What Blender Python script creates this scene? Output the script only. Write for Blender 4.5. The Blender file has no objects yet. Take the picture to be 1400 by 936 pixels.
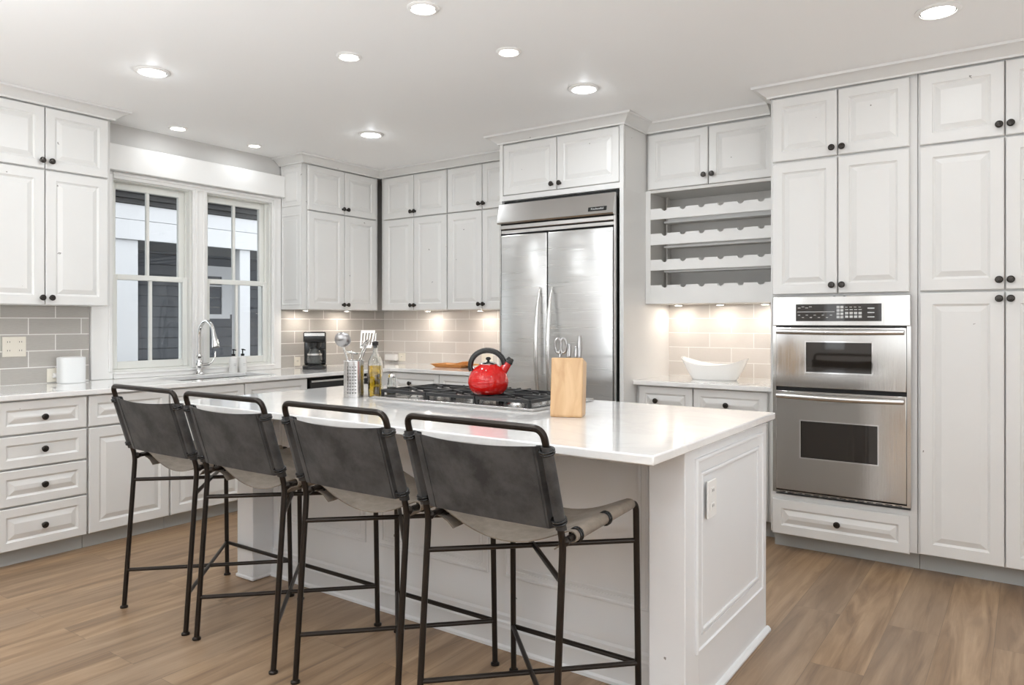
import bpy, bmesh, math, random
from mathutils import Vector, Matrix
random.seed(7)
PI = math.pi
S = bpy.context.scene
COL = S.collection

# ---------------------------------------------------------------- camera, world, exposure
cd = bpy.data.cameras.new('camera'); cam = bpy.data.objects.new('camera', cd); COL.objects.link(cam)
cd.sensor_width = 36.0; cd.lens = 1003.0 / 1400.0 * 36.0
cd.shift_x = 0.0; cd.shift_y = (439.4 - 468.0) / 1400.0
cd.clip_start = 0.05
cam.location = (0, 0, 1.30)
cam.rotation_euler = (PI / 2, 0, math.radians(35.26))
S.camera = cam
S.view_settings.view_transform = 'Standard'; S.view_settings.look = 'None'
S.view_settings.gamma = 1.0; S.view_settings.use_curve_mapping = False
S.view_settings.exposure = 0.66
try:
    S.cycles.use_denoising = True
    S.cycles.max_bounces = 12; S.cycles.diffuse_bounces = 6; S.cycles.glossy_bounces = 5
    S.cycles.transmission_bounces = 10; S.cycles.transparent_max_bounces = 12
    S.cycles.sample_clamp_indirect = 6.0
    S.cycles.caustics_refractive = False; S.cycles.caustics_reflective = False
except Exception:
    pass
W = bpy.data.worlds.new('world'); S.world = W; W.use_nodes = True
W.node_tree.nodes['Background'].inputs[0].default_value = (0.96, 0.98, 1.0, 1)
W.node_tree.nodes['Background'].inputs[1].default_value = 1.35
P_DOWN = 3.0      # watts of a large ceiling downlight
P_SMALL = 2.2
P_WALLWASH = .5
P_PUCK = .38
P_NICHE = .34
FILL_GLOBE = 225.0      # radiance of the added, unseen fill uplighters behind the camera
P_BACK = 4.0     # added, unseen downlights behind the camera

def area_light(name, loc, power, radius, color=(.90, .955, 1.0), parent=None):
    ld = bpy.data.lights.new(name, 'AREA'); ld.shape = 'DISK'; ld.size = radius * 2
    ld.energy = power; ld.color = color
    o = bpy.data.objects.new(name, ld); COL.objects.link(o); o.location = loc
    if parent: o.parent = parent
    return o

# ---------------------------------------------------------------- materials
def mat(name, color, rough=.5, metal=0.0, **k):
    m = bpy.data.materials.new(name); m.use_nodes = True
    b = m.node_tree.nodes['Principled BSDF']
    b.inputs['Base Color'].default_value = (*color, 1)
    b.inputs['Roughness'].default_value = rough; b.inputs['Metallic'].default_value = metal
    for kk, v in k.items():
        b.inputs[kk.replace('_', ' ')].default_value = v
    return m
def nt(m): return m.node_tree, m.node_tree.nodes, m.node_tree.links, m.node_tree.nodes['Principled BSDF']
def coords(m, scale=(1, 1, 1), loc=(0, 0, 0), rot=(0, 0, 0), kind='Object'):
    t, n, l, b = nt(m)
    if kind == 'World':
        tc = n.new('ShaderNodeNewGeometry'); out = tc.outputs['Position']
    else:
        tc = n.new('ShaderNodeTexCoord'); out = tc.outputs[kind]
    mp = n.new('ShaderNodeMapping'); mp.inputs['Scale'].default_value = scale
    mp.inputs['Location'].default_value = loc; mp.inputs['Rotation'].default_value = rot
    l.new(out, mp.inputs['Vector']); return mp.outputs['Vector']
def noise(m, vec, scale, detail=4, rough=.5, dist=0):
    t, n, l, b = nt(m); x = n.new('ShaderNodeTexNoise'); x.inputs['Scale'].default_value = scale
    x.inputs['Detail'].default_value = detail; x.inputs['Roughness'].default_value = rough
    x.inputs['Distortion'].default_value = dist
    l.new(vec, x.inputs['Vector']); return x.outputs['Fac']
def ramp(m, fac, stops):
    t, n, l, b = nt(m); r = n.new('ShaderNodeValToRGB'); e = r.color_ramp.elements
    while len(e) < len(stops): e.new(.5)
    for i, (p, c) in enumerate(stops):
        e[i].position = p; e[i].color = (*c, 1) if len(c) == 3 else c
    l.new(fac, r.inputs['Fac']); return r.outputs['Color']
def mix(m, fac, a, b_, mode='MIX'):
    t, n, l, b = nt(m); x = n.new('ShaderNodeMix'); x.data_type = 'RGBA'; x.blend_type = mode
    for s, v in ((x.inputs[0], fac), (x.inputs[6], a), (x.inputs[7], b_)):
        if isinstance(v, (int, float)): s.default_value = v
        elif isinstance(v, tuple): s.default_value = (*v, 1)
        else: l.new(v, s)
    return x.outputs[2]
def math_(m, op, a, b_=0.0):
    t, n, l, b = nt(m); x = n.new('ShaderNodeMath'); x.operation = op
    for i, v in enumerate((a, b_)):
        if isinstance(v, (int, float)): x.inputs[i].default_value = v
        else: l.new(v, x.inputs[i])
    return x.outputs[0]
def bump(m, h, strength=.2, dist=.01):
    t, n, l, b = nt(m); x = n.new('ShaderNodeBump'); x.inputs['Strength'].default_value = strength
    x.inputs['Distance'].default_value = dist
    l.new(h, x.inputs['Height']); l.new(x.outputs['Normal'], b.inputs['Normal'])
def setc(m, c): t, n, l, b = nt(m); l.new(c, b.inputs['Base Color'])

def paint(name, color, marks=True):
    m = mat(name, color, .38)
    t, n, l, b = nt(m)
    v = coords(m, kind='World')
    tone = noise(m, v, 2.5, 3)
    c = mix(m, tone, tuple(x * .965 for x in color), tuple(min(1, x * 1.02) for x in color))
    if marks:   # distressed paint: sparse small nicks through to the wood
        nv = n.new('ShaderNodeTexNoise'); nv.inputs['Scale'].default_value = 45; l.new(v, nv.inputs['Vector'])
        add = n.new('ShaderNodeVectorMath'); add.operation = 'MULTIPLY_ADD'
        l.new(nv.outputs['Color'], add.inputs[0]); add.inputs[1].default_value = (.05, .05, .03); l.new(v, add.inputs[2])
        vo = n.new('ShaderNodeTexVoronoi'); vo.inputs['Scale'].default_value = 6.6; l.new(add.outputs[0], vo.inputs['Vector'])
        near = math_(m, 'LESS_THAN', vo.outputs['Distance'], .040)
        sep = n.new('ShaderNodeSeparateColor'); l.new(vo.outputs['Color'], sep.inputs[0])
        gate = math_(m, 'GREATER_THAN', sep.outputs[0], .22)
        f = math_(m, 'MULTIPLY', math_(m, 'MULTIPLY', near, gate), .85)
        c = mix(m, f, c, (.16, .145, .13))
    setc(m, c)
    return m
M = {}
M['cab'] = paint('white_distressed_paint', (.735, .728, .71))
M['cab_plain'] = paint('white_paint', (.735, .728, .71), False)
M['trim'] = paint('white_trim_paint', (.84, .83, .81), False)
M['isl'] = paint('island_paint', (.79, .80, .81))
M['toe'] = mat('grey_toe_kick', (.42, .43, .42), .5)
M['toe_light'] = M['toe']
M['ceiling'] = mat('ceiling_paint', (.92, .92, .915), .6)
M['wall'] = mat('wall_paint', (.58, .565, .545), .6)
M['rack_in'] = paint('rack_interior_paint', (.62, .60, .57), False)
m = M['quartz'] = mat('white_quartz', (.83, .82, .80), .1, Coat_Weight=.4, Coat_Roughness=.04)
v = coords(m, (1, 1, 1), kind='World')
n1 = noise(m, v, 3.0, 8, .6, 1.2)
setc(m, ramp(m, n1, [(.44, (.84, .83, .815)), (.5, (.80, .795, .785)), (.56, (.85, .845, .83))]))
m = M['tile_left_shaded'] = None
def tile(name, mapping_rot, loc, color=(.60, .565, .53)):
    m = mat(name, color, .22)
    t, n, l, b = nt(m)
    g = n.new('ShaderNodeNewGeometry'); sp = n.new('ShaderNodeSeparateXYZ'); l.new(g.outputs['Position'], sp.inputs[0])
    cb = n.new('ShaderNodeCombineXYZ')
    l.new(math_(m, 'ADD', sp.outputs[mapping_rot], loc), cb.inputs[0])
    l.new(math_(m, 'ADD', sp.outputs[2], -.914 + 1.02), cb.inputs[1])
    br = n.new('ShaderNodeTexBrick'); l.new(cb.outputs[0], br.inputs['Vector'])
    br.offset = .5; br.offset_frequency = 2
    for k, v_ in (('Scale', 1), ('Mortar Size', .0028), ('Mortar Smooth', .2), ('Brick Width', .308), ('Row Height', .102), ('Bias', 0)):
        br.inputs[k].default_value = v_
    br.inputs['Color1'].default_value = (*[c * .93 for c in color], 1); br.inputs['Color2'].default_value = (*[c * 1.07 for c in color], 1)
    br.inputs['Mortar'].default_value = (.84, .82, .79, 1)
    ms = n.new('ShaderNodeMapping'); ms.inputs['Scale'].default_value = (30, 260, 1); l.new(cb.outputs[0], ms.inputs['Vector'])
    nz = noise(m, ms.outputs[0], 1.0, 3)
    lin = mix(m, math_(m, 'MULTIPLY', nz, .22), br.outputs['Color'], (.80, .77, .73))
    lin = mix(m, br.outputs['Fac'], lin, (.84, .82, .79))
    setc(m, lin)
    bump(m, math_(m, 'SUBTRACT', 1.0, br.outputs['Fac']), .35, .004)
    return m
M['tile_left_shaded'] = tile('glazed_tile_left_shaded', 1, -1.97 + 3.08, (.41, .385, .35))  # same tile as the back wall, colour darkened for the dimmer left wall
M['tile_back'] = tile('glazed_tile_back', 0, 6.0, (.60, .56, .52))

m = M['floor'] = mat('oak_planks', (.3, .2, .13), .36)
t, n, l, b = nt(m)
g = n.new('ShaderNodeNewGeometry'); sp = n.new('ShaderNodeSeparateXYZ'); l.new(g.outputs['Position'], sp.inputs[0])
cb = n.new('ShaderNodeCombineXYZ'); l.new(math_(m, 'ADD', sp.outputs[1], 10), cb.inputs[0]); l.new(math_(m, 'ADD', sp.outputs[0], 20.07), cb.inputs[1])
br = n.new('ShaderNodeTexBrick'); l.new(cb.outputs[0], br.inputs['Vector']); br.offset = .37; br.offset_frequency = 2
for k, v_ in (('Scale', 1), ('Mortar Size', .0009), ('Mortar Smooth', 0), ('Brick Width', 1.5), ('Row Height', .19), ('Bias', 0)):
    br.inputs[k].default_value = v_
br.inputs['Color1'].default_value = (0, 0, 0, 1); br.inputs['Color2'].default_value = (1, 1, 1, 1); br.inputs['Mortar'].default_value = (.5, .5, .5, 1)
sc_ = n.new('ShaderNodeSeparateColor'); l.new(br.outputs['Color'], sc_.inputs[0])
off = n.new('ShaderNodeCombineXYZ'); l.new(math_(m, 'MULTIPLY', sc_.outputs[0], 37.0), off.inputs[0]); l.new(math_(m, 'MULTIPLY', sc_.outputs[0], 11.0), off.inputs[2])
va = n.new('ShaderNodeVectorMath'); va.operation = 'ADD'; l.new(cb.outputs[0], va.inputs[0]); l.new(off.outputs[0], va.inputs[1])
mp = n.new('ShaderNodeMapping'); mp.inputs['Scale'].default_value = (.8, 9, 1); l.new(va.outputs[0], mp.inputs['Vector'])
g1 = noise(m, mp.outputs[0], 1.6, 6, .6, .9)
mp2 = n.new('ShaderNodeMapping'); mp2.inputs['Scale'].default_value = (4, 120, 1); l.new(va.outputs[0], mp2.inputs['Vector'])
g2 = noise(m, mp2.outputs[0], 1.0, 4, .6)
mp3 = n.new('ShaderNodeMapping'); mp3.inputs['Scale'].default_value = (1.6, 5, 1); l.new(va.outputs[0], mp3.inputs['Vector'])
g3 = noise(m, mp3.outputs[0], 1.0, 3, .5, .4)
c = ramp(m, g1, [(.27, (.125, .072, .038)), (.42, (.29, .180, .098)), (.56, (.43, .285, .165)), (.74, (.56, .39, .24))])
c = mix(m, math_(m, 'MULTIPLY', g2, .45), c, (.17, .105, .062))
c = mix(m, math_(m, 'MULTIPLY', sc_.outputs[0], .40), c, (.20, .145, .105))
c = mix(m, ramp(m, g3, [(.60, (0, 0, 0)), (.75, (.55, .55, .55))]), c, (.17, .11, .07))
c = mix(m, math_(m, 'MULTIPLY', br.outputs['Fac'], .55), c, (.08, .055, .04))
setc(m, c)
bump(m, g2, .06, .002)

def steel(name, axis, col=(.60, .59, .575), rough=.24, wave=.0):
    m = mat(name, col, rough, 1.0)
    sc = {'h': (2.5, 2.5, 220), 'v': (220, 220, 2.5)}[axis]
    v = coords(m, sc, kind='World'); nz = noise(m, v, 1.0, 3)
    t, n, l, b = nt(m)
    l.new(math_(m, 'ADD', math_(m, 'MULTIPLY', nz, .16), rough - .08), b.inputs['Roughness'])
    if wave:
        v2 = coords(m, (.5, .5, 9), kind='World'); w = noise(m, v2, 1.0, 2)
        mx = math_(m, 'ADD', math_(m, 'MULTIPLY', nz, .0035), w); bump(m, mx, 1.0, wave)
    else:
        bump(m, nz, .04, .002)
    return m
M['steel_h'] = steel('brushed_steel_door', 'h', (.60, .595, .585), .30, .0045)
M['steel'] = steel('brushed_steel', 'v', (.62, .61, .60), .22)
M['steel_oven'] = steel('brushed_steel_oven', 'v', (.60, .59, .57), .13)
M['chrome'] = mat('chrome', (.82, .82, .82), .07, 1.0)
M['satin'] = mat('satin_metal', (.7, .69, .67), .22, 1.0)
M['knife_steel'] = mat('knife_steel', (.40, .39, .385), .28, 1.0)
M['knob'] = mat('dark_bronze', (.045, .04, .036), .28, .8)
M['black_metal'] = mat('dark_bronze_tube', (.032, .026, .022), .30, .75)
M['black'] = mat('black_plastic', (.014, .014, .014), .25)
M['iron'] = mat('cast_iron', (.02, .02, .021), .42)
M['gap'] = mat('dark_gap', (.01, .01, .01), .7)
M['oven_glass'] = mat('dark_oven_glass', (.018, .014, .011), .04, Coat_Weight=.6)
M['plastic'] = mat('white_plastic', (.82, .81, .79), .3)
M['almond'] = mat('almond_plastic', (.80, .755, .66), .3)
M['slot'] = mat('socket_slots', (.05, .045, .04), .5)
M['ceramic'] = mat('white_ceramic', (.86, .85, .83), .12, Coat_Weight=.5)
M['fabric_white'] = mat('white_speaker_fabric', (.80, .81, .81), .7)
M['red'] = mat('red_enamel', (.52, .004, .002), .06, Coat_Weight=.25, Coat_Roughness=.03)
M['grey_btn'] = mat('keypad_marks', (.55, .55, .54), .4)
M['sash'] = mat('window_vinyl', (.80, .80, .76), .35)
def leather(name, base, hi, rough):
    m = mat(name, base, rough, Sheen_Weight=.08)
    v = coords(m); a = noise(m, v, 7, 6, .65); b2 = noise(m, v, 60, 4, .6)
    c = mix(m, ramp(m, a, [(.40, (0, 0, 0)), (.60, (1, 1, 1))]), base, hi)
    c = mix(m, math_(m, 'MULTIPLY', b2, .25), c, hi); setc(m, c); bump(m, b2, .25, .002); return m
M['leather'] = leather('charcoal_suede', (.011, .0105, .0105), (.056, .054, .053), .75)
M['seat'] = leather('taupe_suede', (.17, .14, .11), (.28, .235, .19), .75)
def wood(name, a, b_, sc=(3, 3, .6), rough=.4):
    m = mat(name, a, rough); v = coords(m, sc); g_ = noise(m, v, 9, 5, .55, .6)
    setc(m, ramp(m, g_, [(.3, a), (.7, b_)])); return m
M['maple'] = wood('maple', (.50, .30, .145), (.63, .42, .23))
M['tray'] = wood('orange_wood', (.50, .20, .045), (.62, .29, .08), (1, 8, 8))
def glass(name, color=(1, 1, 1), rough=0.0, ior=1.45):
    m = mat(name, color, rough, 0, Transmission_Weight=1.0, IOR=ior); return m
M['glass'] = glass('clear_glass', (.95, .97, .96))
M['oil'] = glass('olive_oil', (.80, .52, .035), 0, 1.3)
m = M['pane'] = bpy.data.materials.new('window_glass'); m.use_nodes = True
n = m.node_tree.nodes; l = m.node_tree.links; n.remove(n['Principled BSDF'])
fr = n.new('ShaderNodeFresnel'); fr.inputs['IOR'].default_value = 1.45
tr = n.new('ShaderNodeBsdfTransparent'); tr.inputs['Color'].default_value = (.93, .95, .96, 1)
gl = n.new('ShaderNodeBsdfGlossy'); gl.inputs['Roughness'].default_value = .0
mxs = n.new('ShaderNodeMixShader'); l.new(fr.outputs[0], mxs.inputs[0]); l.new(tr.outputs[0], mxs.inputs[1]); l.new(gl.outputs[0], mxs.inputs[2])
l.new(mxs.outputs[0], n['Material Output'].inputs['Surface'])
def emit(name, color, strength):
    return mat(name, (.9, .9, .9), .4, Emission_Color=(*color, 1), Emission_Strength=strength)
M['lamp'] = emit('lit_lens', (1, .97, .92), 6.0)
M['globe_dim'] = emit('dim_fill_globe', (.90, .955, 1.0), FILL_GLOBE * .28)
M['globe'] = emit('fill_globe', (.90, .955, 1.0), FILL_GLOBE)
m = M['siding_dark'] = mat('dark_lap_siding', (.10, .108, .125), .6)
M['siding_white'] = mat('white_boards', (.80, .80, .82), .6)
M['soffit'] = mat('grey_soffit', (.30, .30, .31), .6)
M['roof'] = mat('dark_roof', (.05, .05, .052), .8)
M['ground'] = mat('dark_ground', (.06, .065, .05), .9)

# ---------------------------------------------------------------- mesh helpers
def bm_(): return bmesh.new()
def box(b, x0, x1, y0, y1, z0, z1, bev=0.0, seg=1):
    t = bmesh.new() if bev else b
    vs = [t.verts.new((x, y, z)) for x in (x0, x1) for y in (y0, y1) for z in (z0, z1)]
    for f in ((0, 1, 3, 2), (4, 6, 7, 5), (0, 4, 5, 1), (2, 3, 7, 6), (0, 2, 6, 4), (1, 5, 7, 3)):
        t.faces.new([vs[i] for i in f])
    if bev:
        bmesh.ops.bevel(t, geom=list(t.edges), offset=bev, segments=seg, profile=.5, affect='EDGES')
        merge(b, t)
    return b
def merge(b, t, mtx=None):
    mp_ = {}
    for v in t.verts: mp_[v] = b.verts.new(mtx @ v.co if mtx else v.co)
    for f in t.faces:
        try: b.faces.new([mp_[v] for v in f.verts])
        except ValueError: pass
    t.free()
def tube(b, pts, r, n=10, cap=True, closed=False):
    pts = [Vector(p) for p in pts]; N = len(pts)
    rs = r if isinstance(r, (list, tuple)) else [r] * N
    rings = []; up = None
    for i, p in enumerate(pts):
        if closed: t = (pts[(i + 1) % N] - pts[i - 1]).normalized()
        elif i == 0: t = (pts[1] - p).normalized()
        elif i == N - 1: t = (p - pts[-2]).normalized()
        else:
            t = ((p - pts[i - 1]).normalized() + (pts[i + 1] - p).normalized()).normalized()
        if up is None:
            up = Vector((0, 0, 1)) if abs(t.z) < .9 else Vector((1, 0, 0))
        s = t.cross(up).normalized(); up = s.cross(t).normalized()
        rings.append([b.verts.new(p + (s * math.cos(a) + up * math.sin(a)) * rs[i]) for a in (2 * PI * k / n for k in range(n))])
    for i in range(N - 1 if not closed else N):
        A, B = rings[i], rings[(i + 1) % N]
        for k in range(n): b.faces.new((A[k], A[(k + 1) % n], B[(k + 1) % n], B[k]))
    if cap and not closed:
        b.faces.new(rings[0][::-1]); b.faces.new(rings[-1])
    return b
def fillet(pts, r, seg=6):
    pts = [Vector(p) for p in pts]; out = [pts[0]]
    for i in range(1, len(pts) - 1):
        a, p, c = pts[i - 1], pts[i], pts[i + 1]
        d1 = (a - p); d2 = (c - p); rr = min(r, d1.length * .49, d2.length * .49)
        A = p + d1.normalized() * rr; C = p + d2.normalized() * rr
        for k in range(seg + 1):
            t = k / seg; out.append(A * (1 - t) ** 2 + p * 2 * t * (1 - t) + C * t * t)
    out.append(pts[-1]); return out
def lathe(b, prof, n=24, c=(0, 0, 0), mtx=None, capb=True, capt=True):
    t = bmesh.new(); rings = []
    for r, z in prof:
        rings.append([t.verts.new((r * math.cos(2 * PI * k / n), r * math.sin(2 * PI * k / n), z)) for k in range(n)] if r > 1e-6 else [t.verts.new((0, 0, z))])
    for A, B in zip(rings, rings[1:]):
        for k in range(n):
            a = [A[k % len(A)], A[(k + 1) % len(A)], B[(k + 1) % len(B)], B[k % len(B)]]
            a = [x for i, x in enumerate(a) if x not in a[:i]]
            if len(a) > 2: t.faces.new(a)
    if capb and len(rings[0]) > 1: t.faces.new(rings[0][::-1])
    if capt and len(rings[-1]) > 1: t.faces.new(rings[-1])
    merge(b, t, Matrix.Translation(c) @ (mtx or Matrix()))
    return b
def prism(b, poly, axis, a0, a1):
    """extrude a 2D polygon along an axis; poly in the other two axes in order"""
    def P(p, a):
        if axis == 'x': return (a, p[0], p[1])
        if axis == 'y': return (p[0], a, p[1])
        return (p[0], p[1], a)
    A = [b.verts.new(P(p, a0)) for p in poly]; B = [b.verts.new(P(p, a1)) for p in poly]
    n = len(poly)
    for i in range(n): b.faces.new((A[i], A[(i + 1) % n], B[(i + 1) % n], B[i]))
    b.faces.new(A[::-1]); b.faces.new(B); return b
def ribbon(b, path, th, ts, fn):
    """path 2D points -> sheet of thickness th, swept over ts; fn(u, v, t) -> 3D"""
    P = [Vector((p[0], p[1])) for p in path]; N = len(P); a, c = [], []
    for i, p in enumerate(P):
        t = (P[min(i + 1, N - 1)] - P[max(i - 1, 0)]).normalized(); nn = Vector((-t.y, t.x))
        a.append(p + nn * th / 2); c.append(p - nn * th / 2)
    loop = a + c[::-1]; n = len(loop)
    rings = [[b.verts.new(fn(q.x, q.y, t)) for q in loop] for t in ts]
    for A, B in zip(rings, rings[1:]):
        for k in range(n): b.faces.new((A[k], A[(k + 1) % n], B[(k + 1) % n], B[k]))
    for R_ in (rings[0], rings[-1]):
        for i in range(N - 1): b.faces.new((R_[i], R_[i + 1], R_[n - 2 - i], R_[n - 1 - i]))
    return b
def slab(b, us, vs, filled, w0, w1, fn):
    """grid slab with holes: us, vs breakpoints; filled(i, j); between w0 and w1; fn(u, v, w)"""
    cache = {}
    def V(i, j, w):
        k = (i, j, w)
        if k not in cache: cache[k] = b.verts.new(fn(us[i], vs[j], w))
        return cache[k]
    I, J = len(us) - 1, len(vs) - 1
    F = lambda i, j: 0 <= i < I and 0 <= j < J and filled(i, j)
    for i in range(I):
        for j in range(J):
            if not F(i, j): continue
            for w in (w0, w1): b.faces.new((V(i, j, w), V(i + 1, j, w), V(i + 1, j + 1, w), V(i, j + 1, w)))
            if not F(i - 1, j): b.faces.new((V(i, j, w0), V(i, j + 1, w0), V(i, j + 1, w1), V(i, j, w1)))
            if not F(i + 1, j): b.faces.new((V(i + 1, j, w0), V(i + 1, j + 1, w0), V(i + 1, j + 1, w1), V(i + 1, j, w1)))
            if not F(i, j - 1): b.faces.new((V(i, j, w0), V(i + 1, j, w0), V(i + 1, j, w1), V(i, j, w1)))
            if not F(i, j + 1): b.faces.new((V(i, j + 1, w0), V(i + 1, j + 1, w0), V(i + 1, j + 1, w1), V(i, j + 1, w1)))
    return b
def obj(name, b, m, parent=None, ang=35):
    bmesh.ops.recalc_face_normals(b, faces=b.faces)
    me = bpy.data.meshes.new(name); b.to_mesh(me); b.free()
    me.materials.append(M[m] if isinstance(m, str) else m)
    me.shade_smooth(); me.set_sharp_from_angle(angle=math.radians(ang))
    o = bpy.data.objects.new(name, me); COL.objects.link(o)
    if parent: o.parent = parent
    return o
def tag(o, label, cat, group=None):
    o['label'] = label; o['category'] = cat
    if group: o['group'] = group
    return o
def thing(name, label, cat, loc=(0, 0, 0), rz=0, group=None):
    o = bpy.data.objects.new(name, None); COL.objects.link(o); o.location = loc; o.rotation_euler = (0, 0, rz)
    o.empty_display_size = .1
    return tag(o, label, cat, group)
def struct(name, b, m, parent=None, ang=35):
    o = obj(name, b, m, parent, ang)
    if not parent: o['kind'] = 'structure'
    return o
def dup(root, loc, label, rz=None):
    r = root.copy(); COL.objects.link(r); r.location = loc; r['label'] = label
    if rz is not None: r.rotation_euler = (0, 0, rz)
    for ch in list(root.children):
        c = ch.copy(); COL.objects.link(c); c.parent = r
        for g_ in ch.children:
            d = g_.copy(); COL.objects.link(d); d.parent = c
    return r
def text_mesh(name, txt, size, m, parent, mtx):
    cu = bpy.data.curves.new(name, 'FONT'); cu.body = txt; cu.size = size; cu.align_x = 'CENTER'; cu.align_y = 'CENTER'; cu.extrude = .0003
    t = bpy.data.objects.new(name + '_src', cu); COL.objects.link(t)
    me = bpy.data.meshes.new_from_object(t.evaluated_get(bpy.context.evaluated_depsgraph_get()))
    bpy.data.objects.remove(t); me.transform(mtx); me.materials.clear(); me.materials.append(M[m])
    o = bpy.data.objects.new(name, me); COL.objects.link(o); o.parent = parent
    return o

# ================================================================ SETTING
CEIL = 2.635; WX = -5.05; WY = 5.02; RX = 2.2; FY = -4.2
b = bm_(); box(b, WX - .15, RX + .15, FY - .15, WY + .15, -.1, 0); struct('floor', b, 'floor')
b = bm_(); box(b, WX - .15, RX + .15, FY - .15, WY + .15, CEIL, CEIL + .1); struct('ceiling', b, 'ceiling')
b = bm_(); box(b, WX - .15, RX + .15, WY, WY + .15, 0, CEIL); struct('wall_back', b, 'wall')
b = bm_(); slab(b, [FY, -1.6, -.2, .5, 3.4, WY], [0, .85, 2.25, CEIL], lambda i, j: not (j == 1 and i in (1, 3)), RX, RX + .15, lambda u, v_, w: (w, u, v_))  # window openings added out of view to let in side daylight
struct('wall_right', b, 'ceiling')
b = bm_()
FW = [WX - .15, -4.3, -3.2, -2.75, -2.45, -1.95, -1.15, .1, 1.7, RX + .15]
slab(b, FW, [0, .85, 2.2, CEIL], lambda i, j: not (j == 1 and i in (1, 3, 5, 7)), FY - .15, FY, lambda u, v_, w: (u, w, v_))  # openings added out of view for daylight fill and oven reflections
struct('wall_front', b, 'ceiling')
# left wall with the two window openings
YO = (2.47, 3.055, 3.16, 3.745); ZO = (.955, 2.275)
b = bm_()
slab(b, [FY, YO[0], YO[1], YO[2], YO[3], WY], [0, ZO[0], ZO[1], CEIL], lambda i, j: not (j == 1 and i in (1, 3)), WX - .15, WX, lambda u, v_, w: (w, u, v_))
struct('wall_left', b, 'wall')
# backsplash tile
b = bm_(); box(b, WX + .001, WX + .009, .6, 2.325, .9145, 1.40); struct('trim_1', b, 'tile_left_shaded')
b = bm_(); box(b, WX + .001, WX + .009, 3.835, WY - .001, .9145, 1.397); struct('trim_2', b, 'tile_left_shaded')
b = bm_(); box(b, WX + .01, -3.137, WY - .009, WY - .001, .9145, 1.397); struct('trim_3', b, 'tile_back')
b = bm_(); box(b, -2.145, -1.223, WY - .009, WY - .001, .9145, 1.42); struct('trim_4', b, 'tile_back')

# window trim: casings, mullion, valance, stool
b = bm_()
def casing(b, y0, y1, z0, z1):
    box(b, WX + .001, WX + .022, y0, y1, z0, z1, .003)
casing(b, 2.335, 2.475, .915, 2.31); casing(b, 3.74, 3.828, .915, 2.31)
casing(b, 3.05, 3.165, .96, 2.27)
for y in (2.455, 3.757):  # back bands
    box(b, WX + .001, WX + .034, y - .012, y + .012, .96, 2.29, .004)
for y in (3.078, 3.137): box(b, WX + .001, WX + .032, y - .008, y + .008, .99, 2.27, .003)
box(b, WX + .001, WX + .026, 2.476, 3.738, 2.262, 2.31, .003)
box(b, WX + .001, WX + .040, 2.47, 3.745, 2.285, 2.300, .004)
struct('trim_5', b, 'trim')
b = bm_(); box(b, WX + .001, WX + .040, 2.476, 3.738, .9145, .955, .004); box(b, WX + .001, WX + .052, 2.47, 3.742, .944, .958, .004)
struct('trim_6', b, 'trim')
b = bm_(); box(b, WX + .001, WX + .075, 2.336, 3.828, 2.311, 2.485, .004); struct('trim_7', b, 'trim')   # valance board

def window(name, y0, y1):
    root = bpy.data.objects.new(name, None); COL.objects.link(root); root['kind'] = 'structure'; root.location = (WX, y0, ZO[0])
    w = y1 - y0; h = ZO[1] - ZO[0]; mid = .655
    b = bm_()
    box(b, -.148, -.002, .001, .018, .001, h - .001); box(b, -.148, -.002, w - .018, w - .001, .001, h - .001)
    box(b, -.148, -.002, .018, w - .018, .001, .02); box(b, -.148, -.002, .018, w - .018, h - .02, h - .001)
    for y in (.018, w - .024): box(b, -.060, -.045, y, y + .006, .02, h - .02)
    obj('window_frame', b, 'sash', root)
    for nm, x0, x1, z0, z1, bot, top, gy in (('lower_sash', -.058, -.026, .021, mid + .012, .05, .036, .036), ('upper_sash', -.098, -.064, mid - .02, h - .021, .036, .045, .044)):
        b = bm_(); a = .020; c = w - .020
        box(b, x0, x1, a, a + gy, z0, z1, .003); box(b, x0, x1, c - gy, c, z0, z1, .003)
        box(b, x0, x1, a + gy, c - gy, z0, z0 + bot, .003); box(b, x0, x1, a + gy, c - gy, z1 - top, z1, .003)
        m_ = (a + c) / 2; box(b, x0 + .004, x1 - .006, m_ - .011, m_ + .011, z0 + bot, z1 - top, .002)
        s = obj(nm, b, 'sash', root)
        b = bm_()
        for p0, p1 in ((a + gy, m_ - .011), (m_ + .011, c - gy)): box(b, x0 + .013, x0 + .017, p0 - .004 + .004, p1, z0 + bot, z1 - top)
        obj('glass', b, 'pane', s)
    return root
window('window_1', YO[0], YO[1]); window('window_2', YO[2], YO[3])

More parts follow.
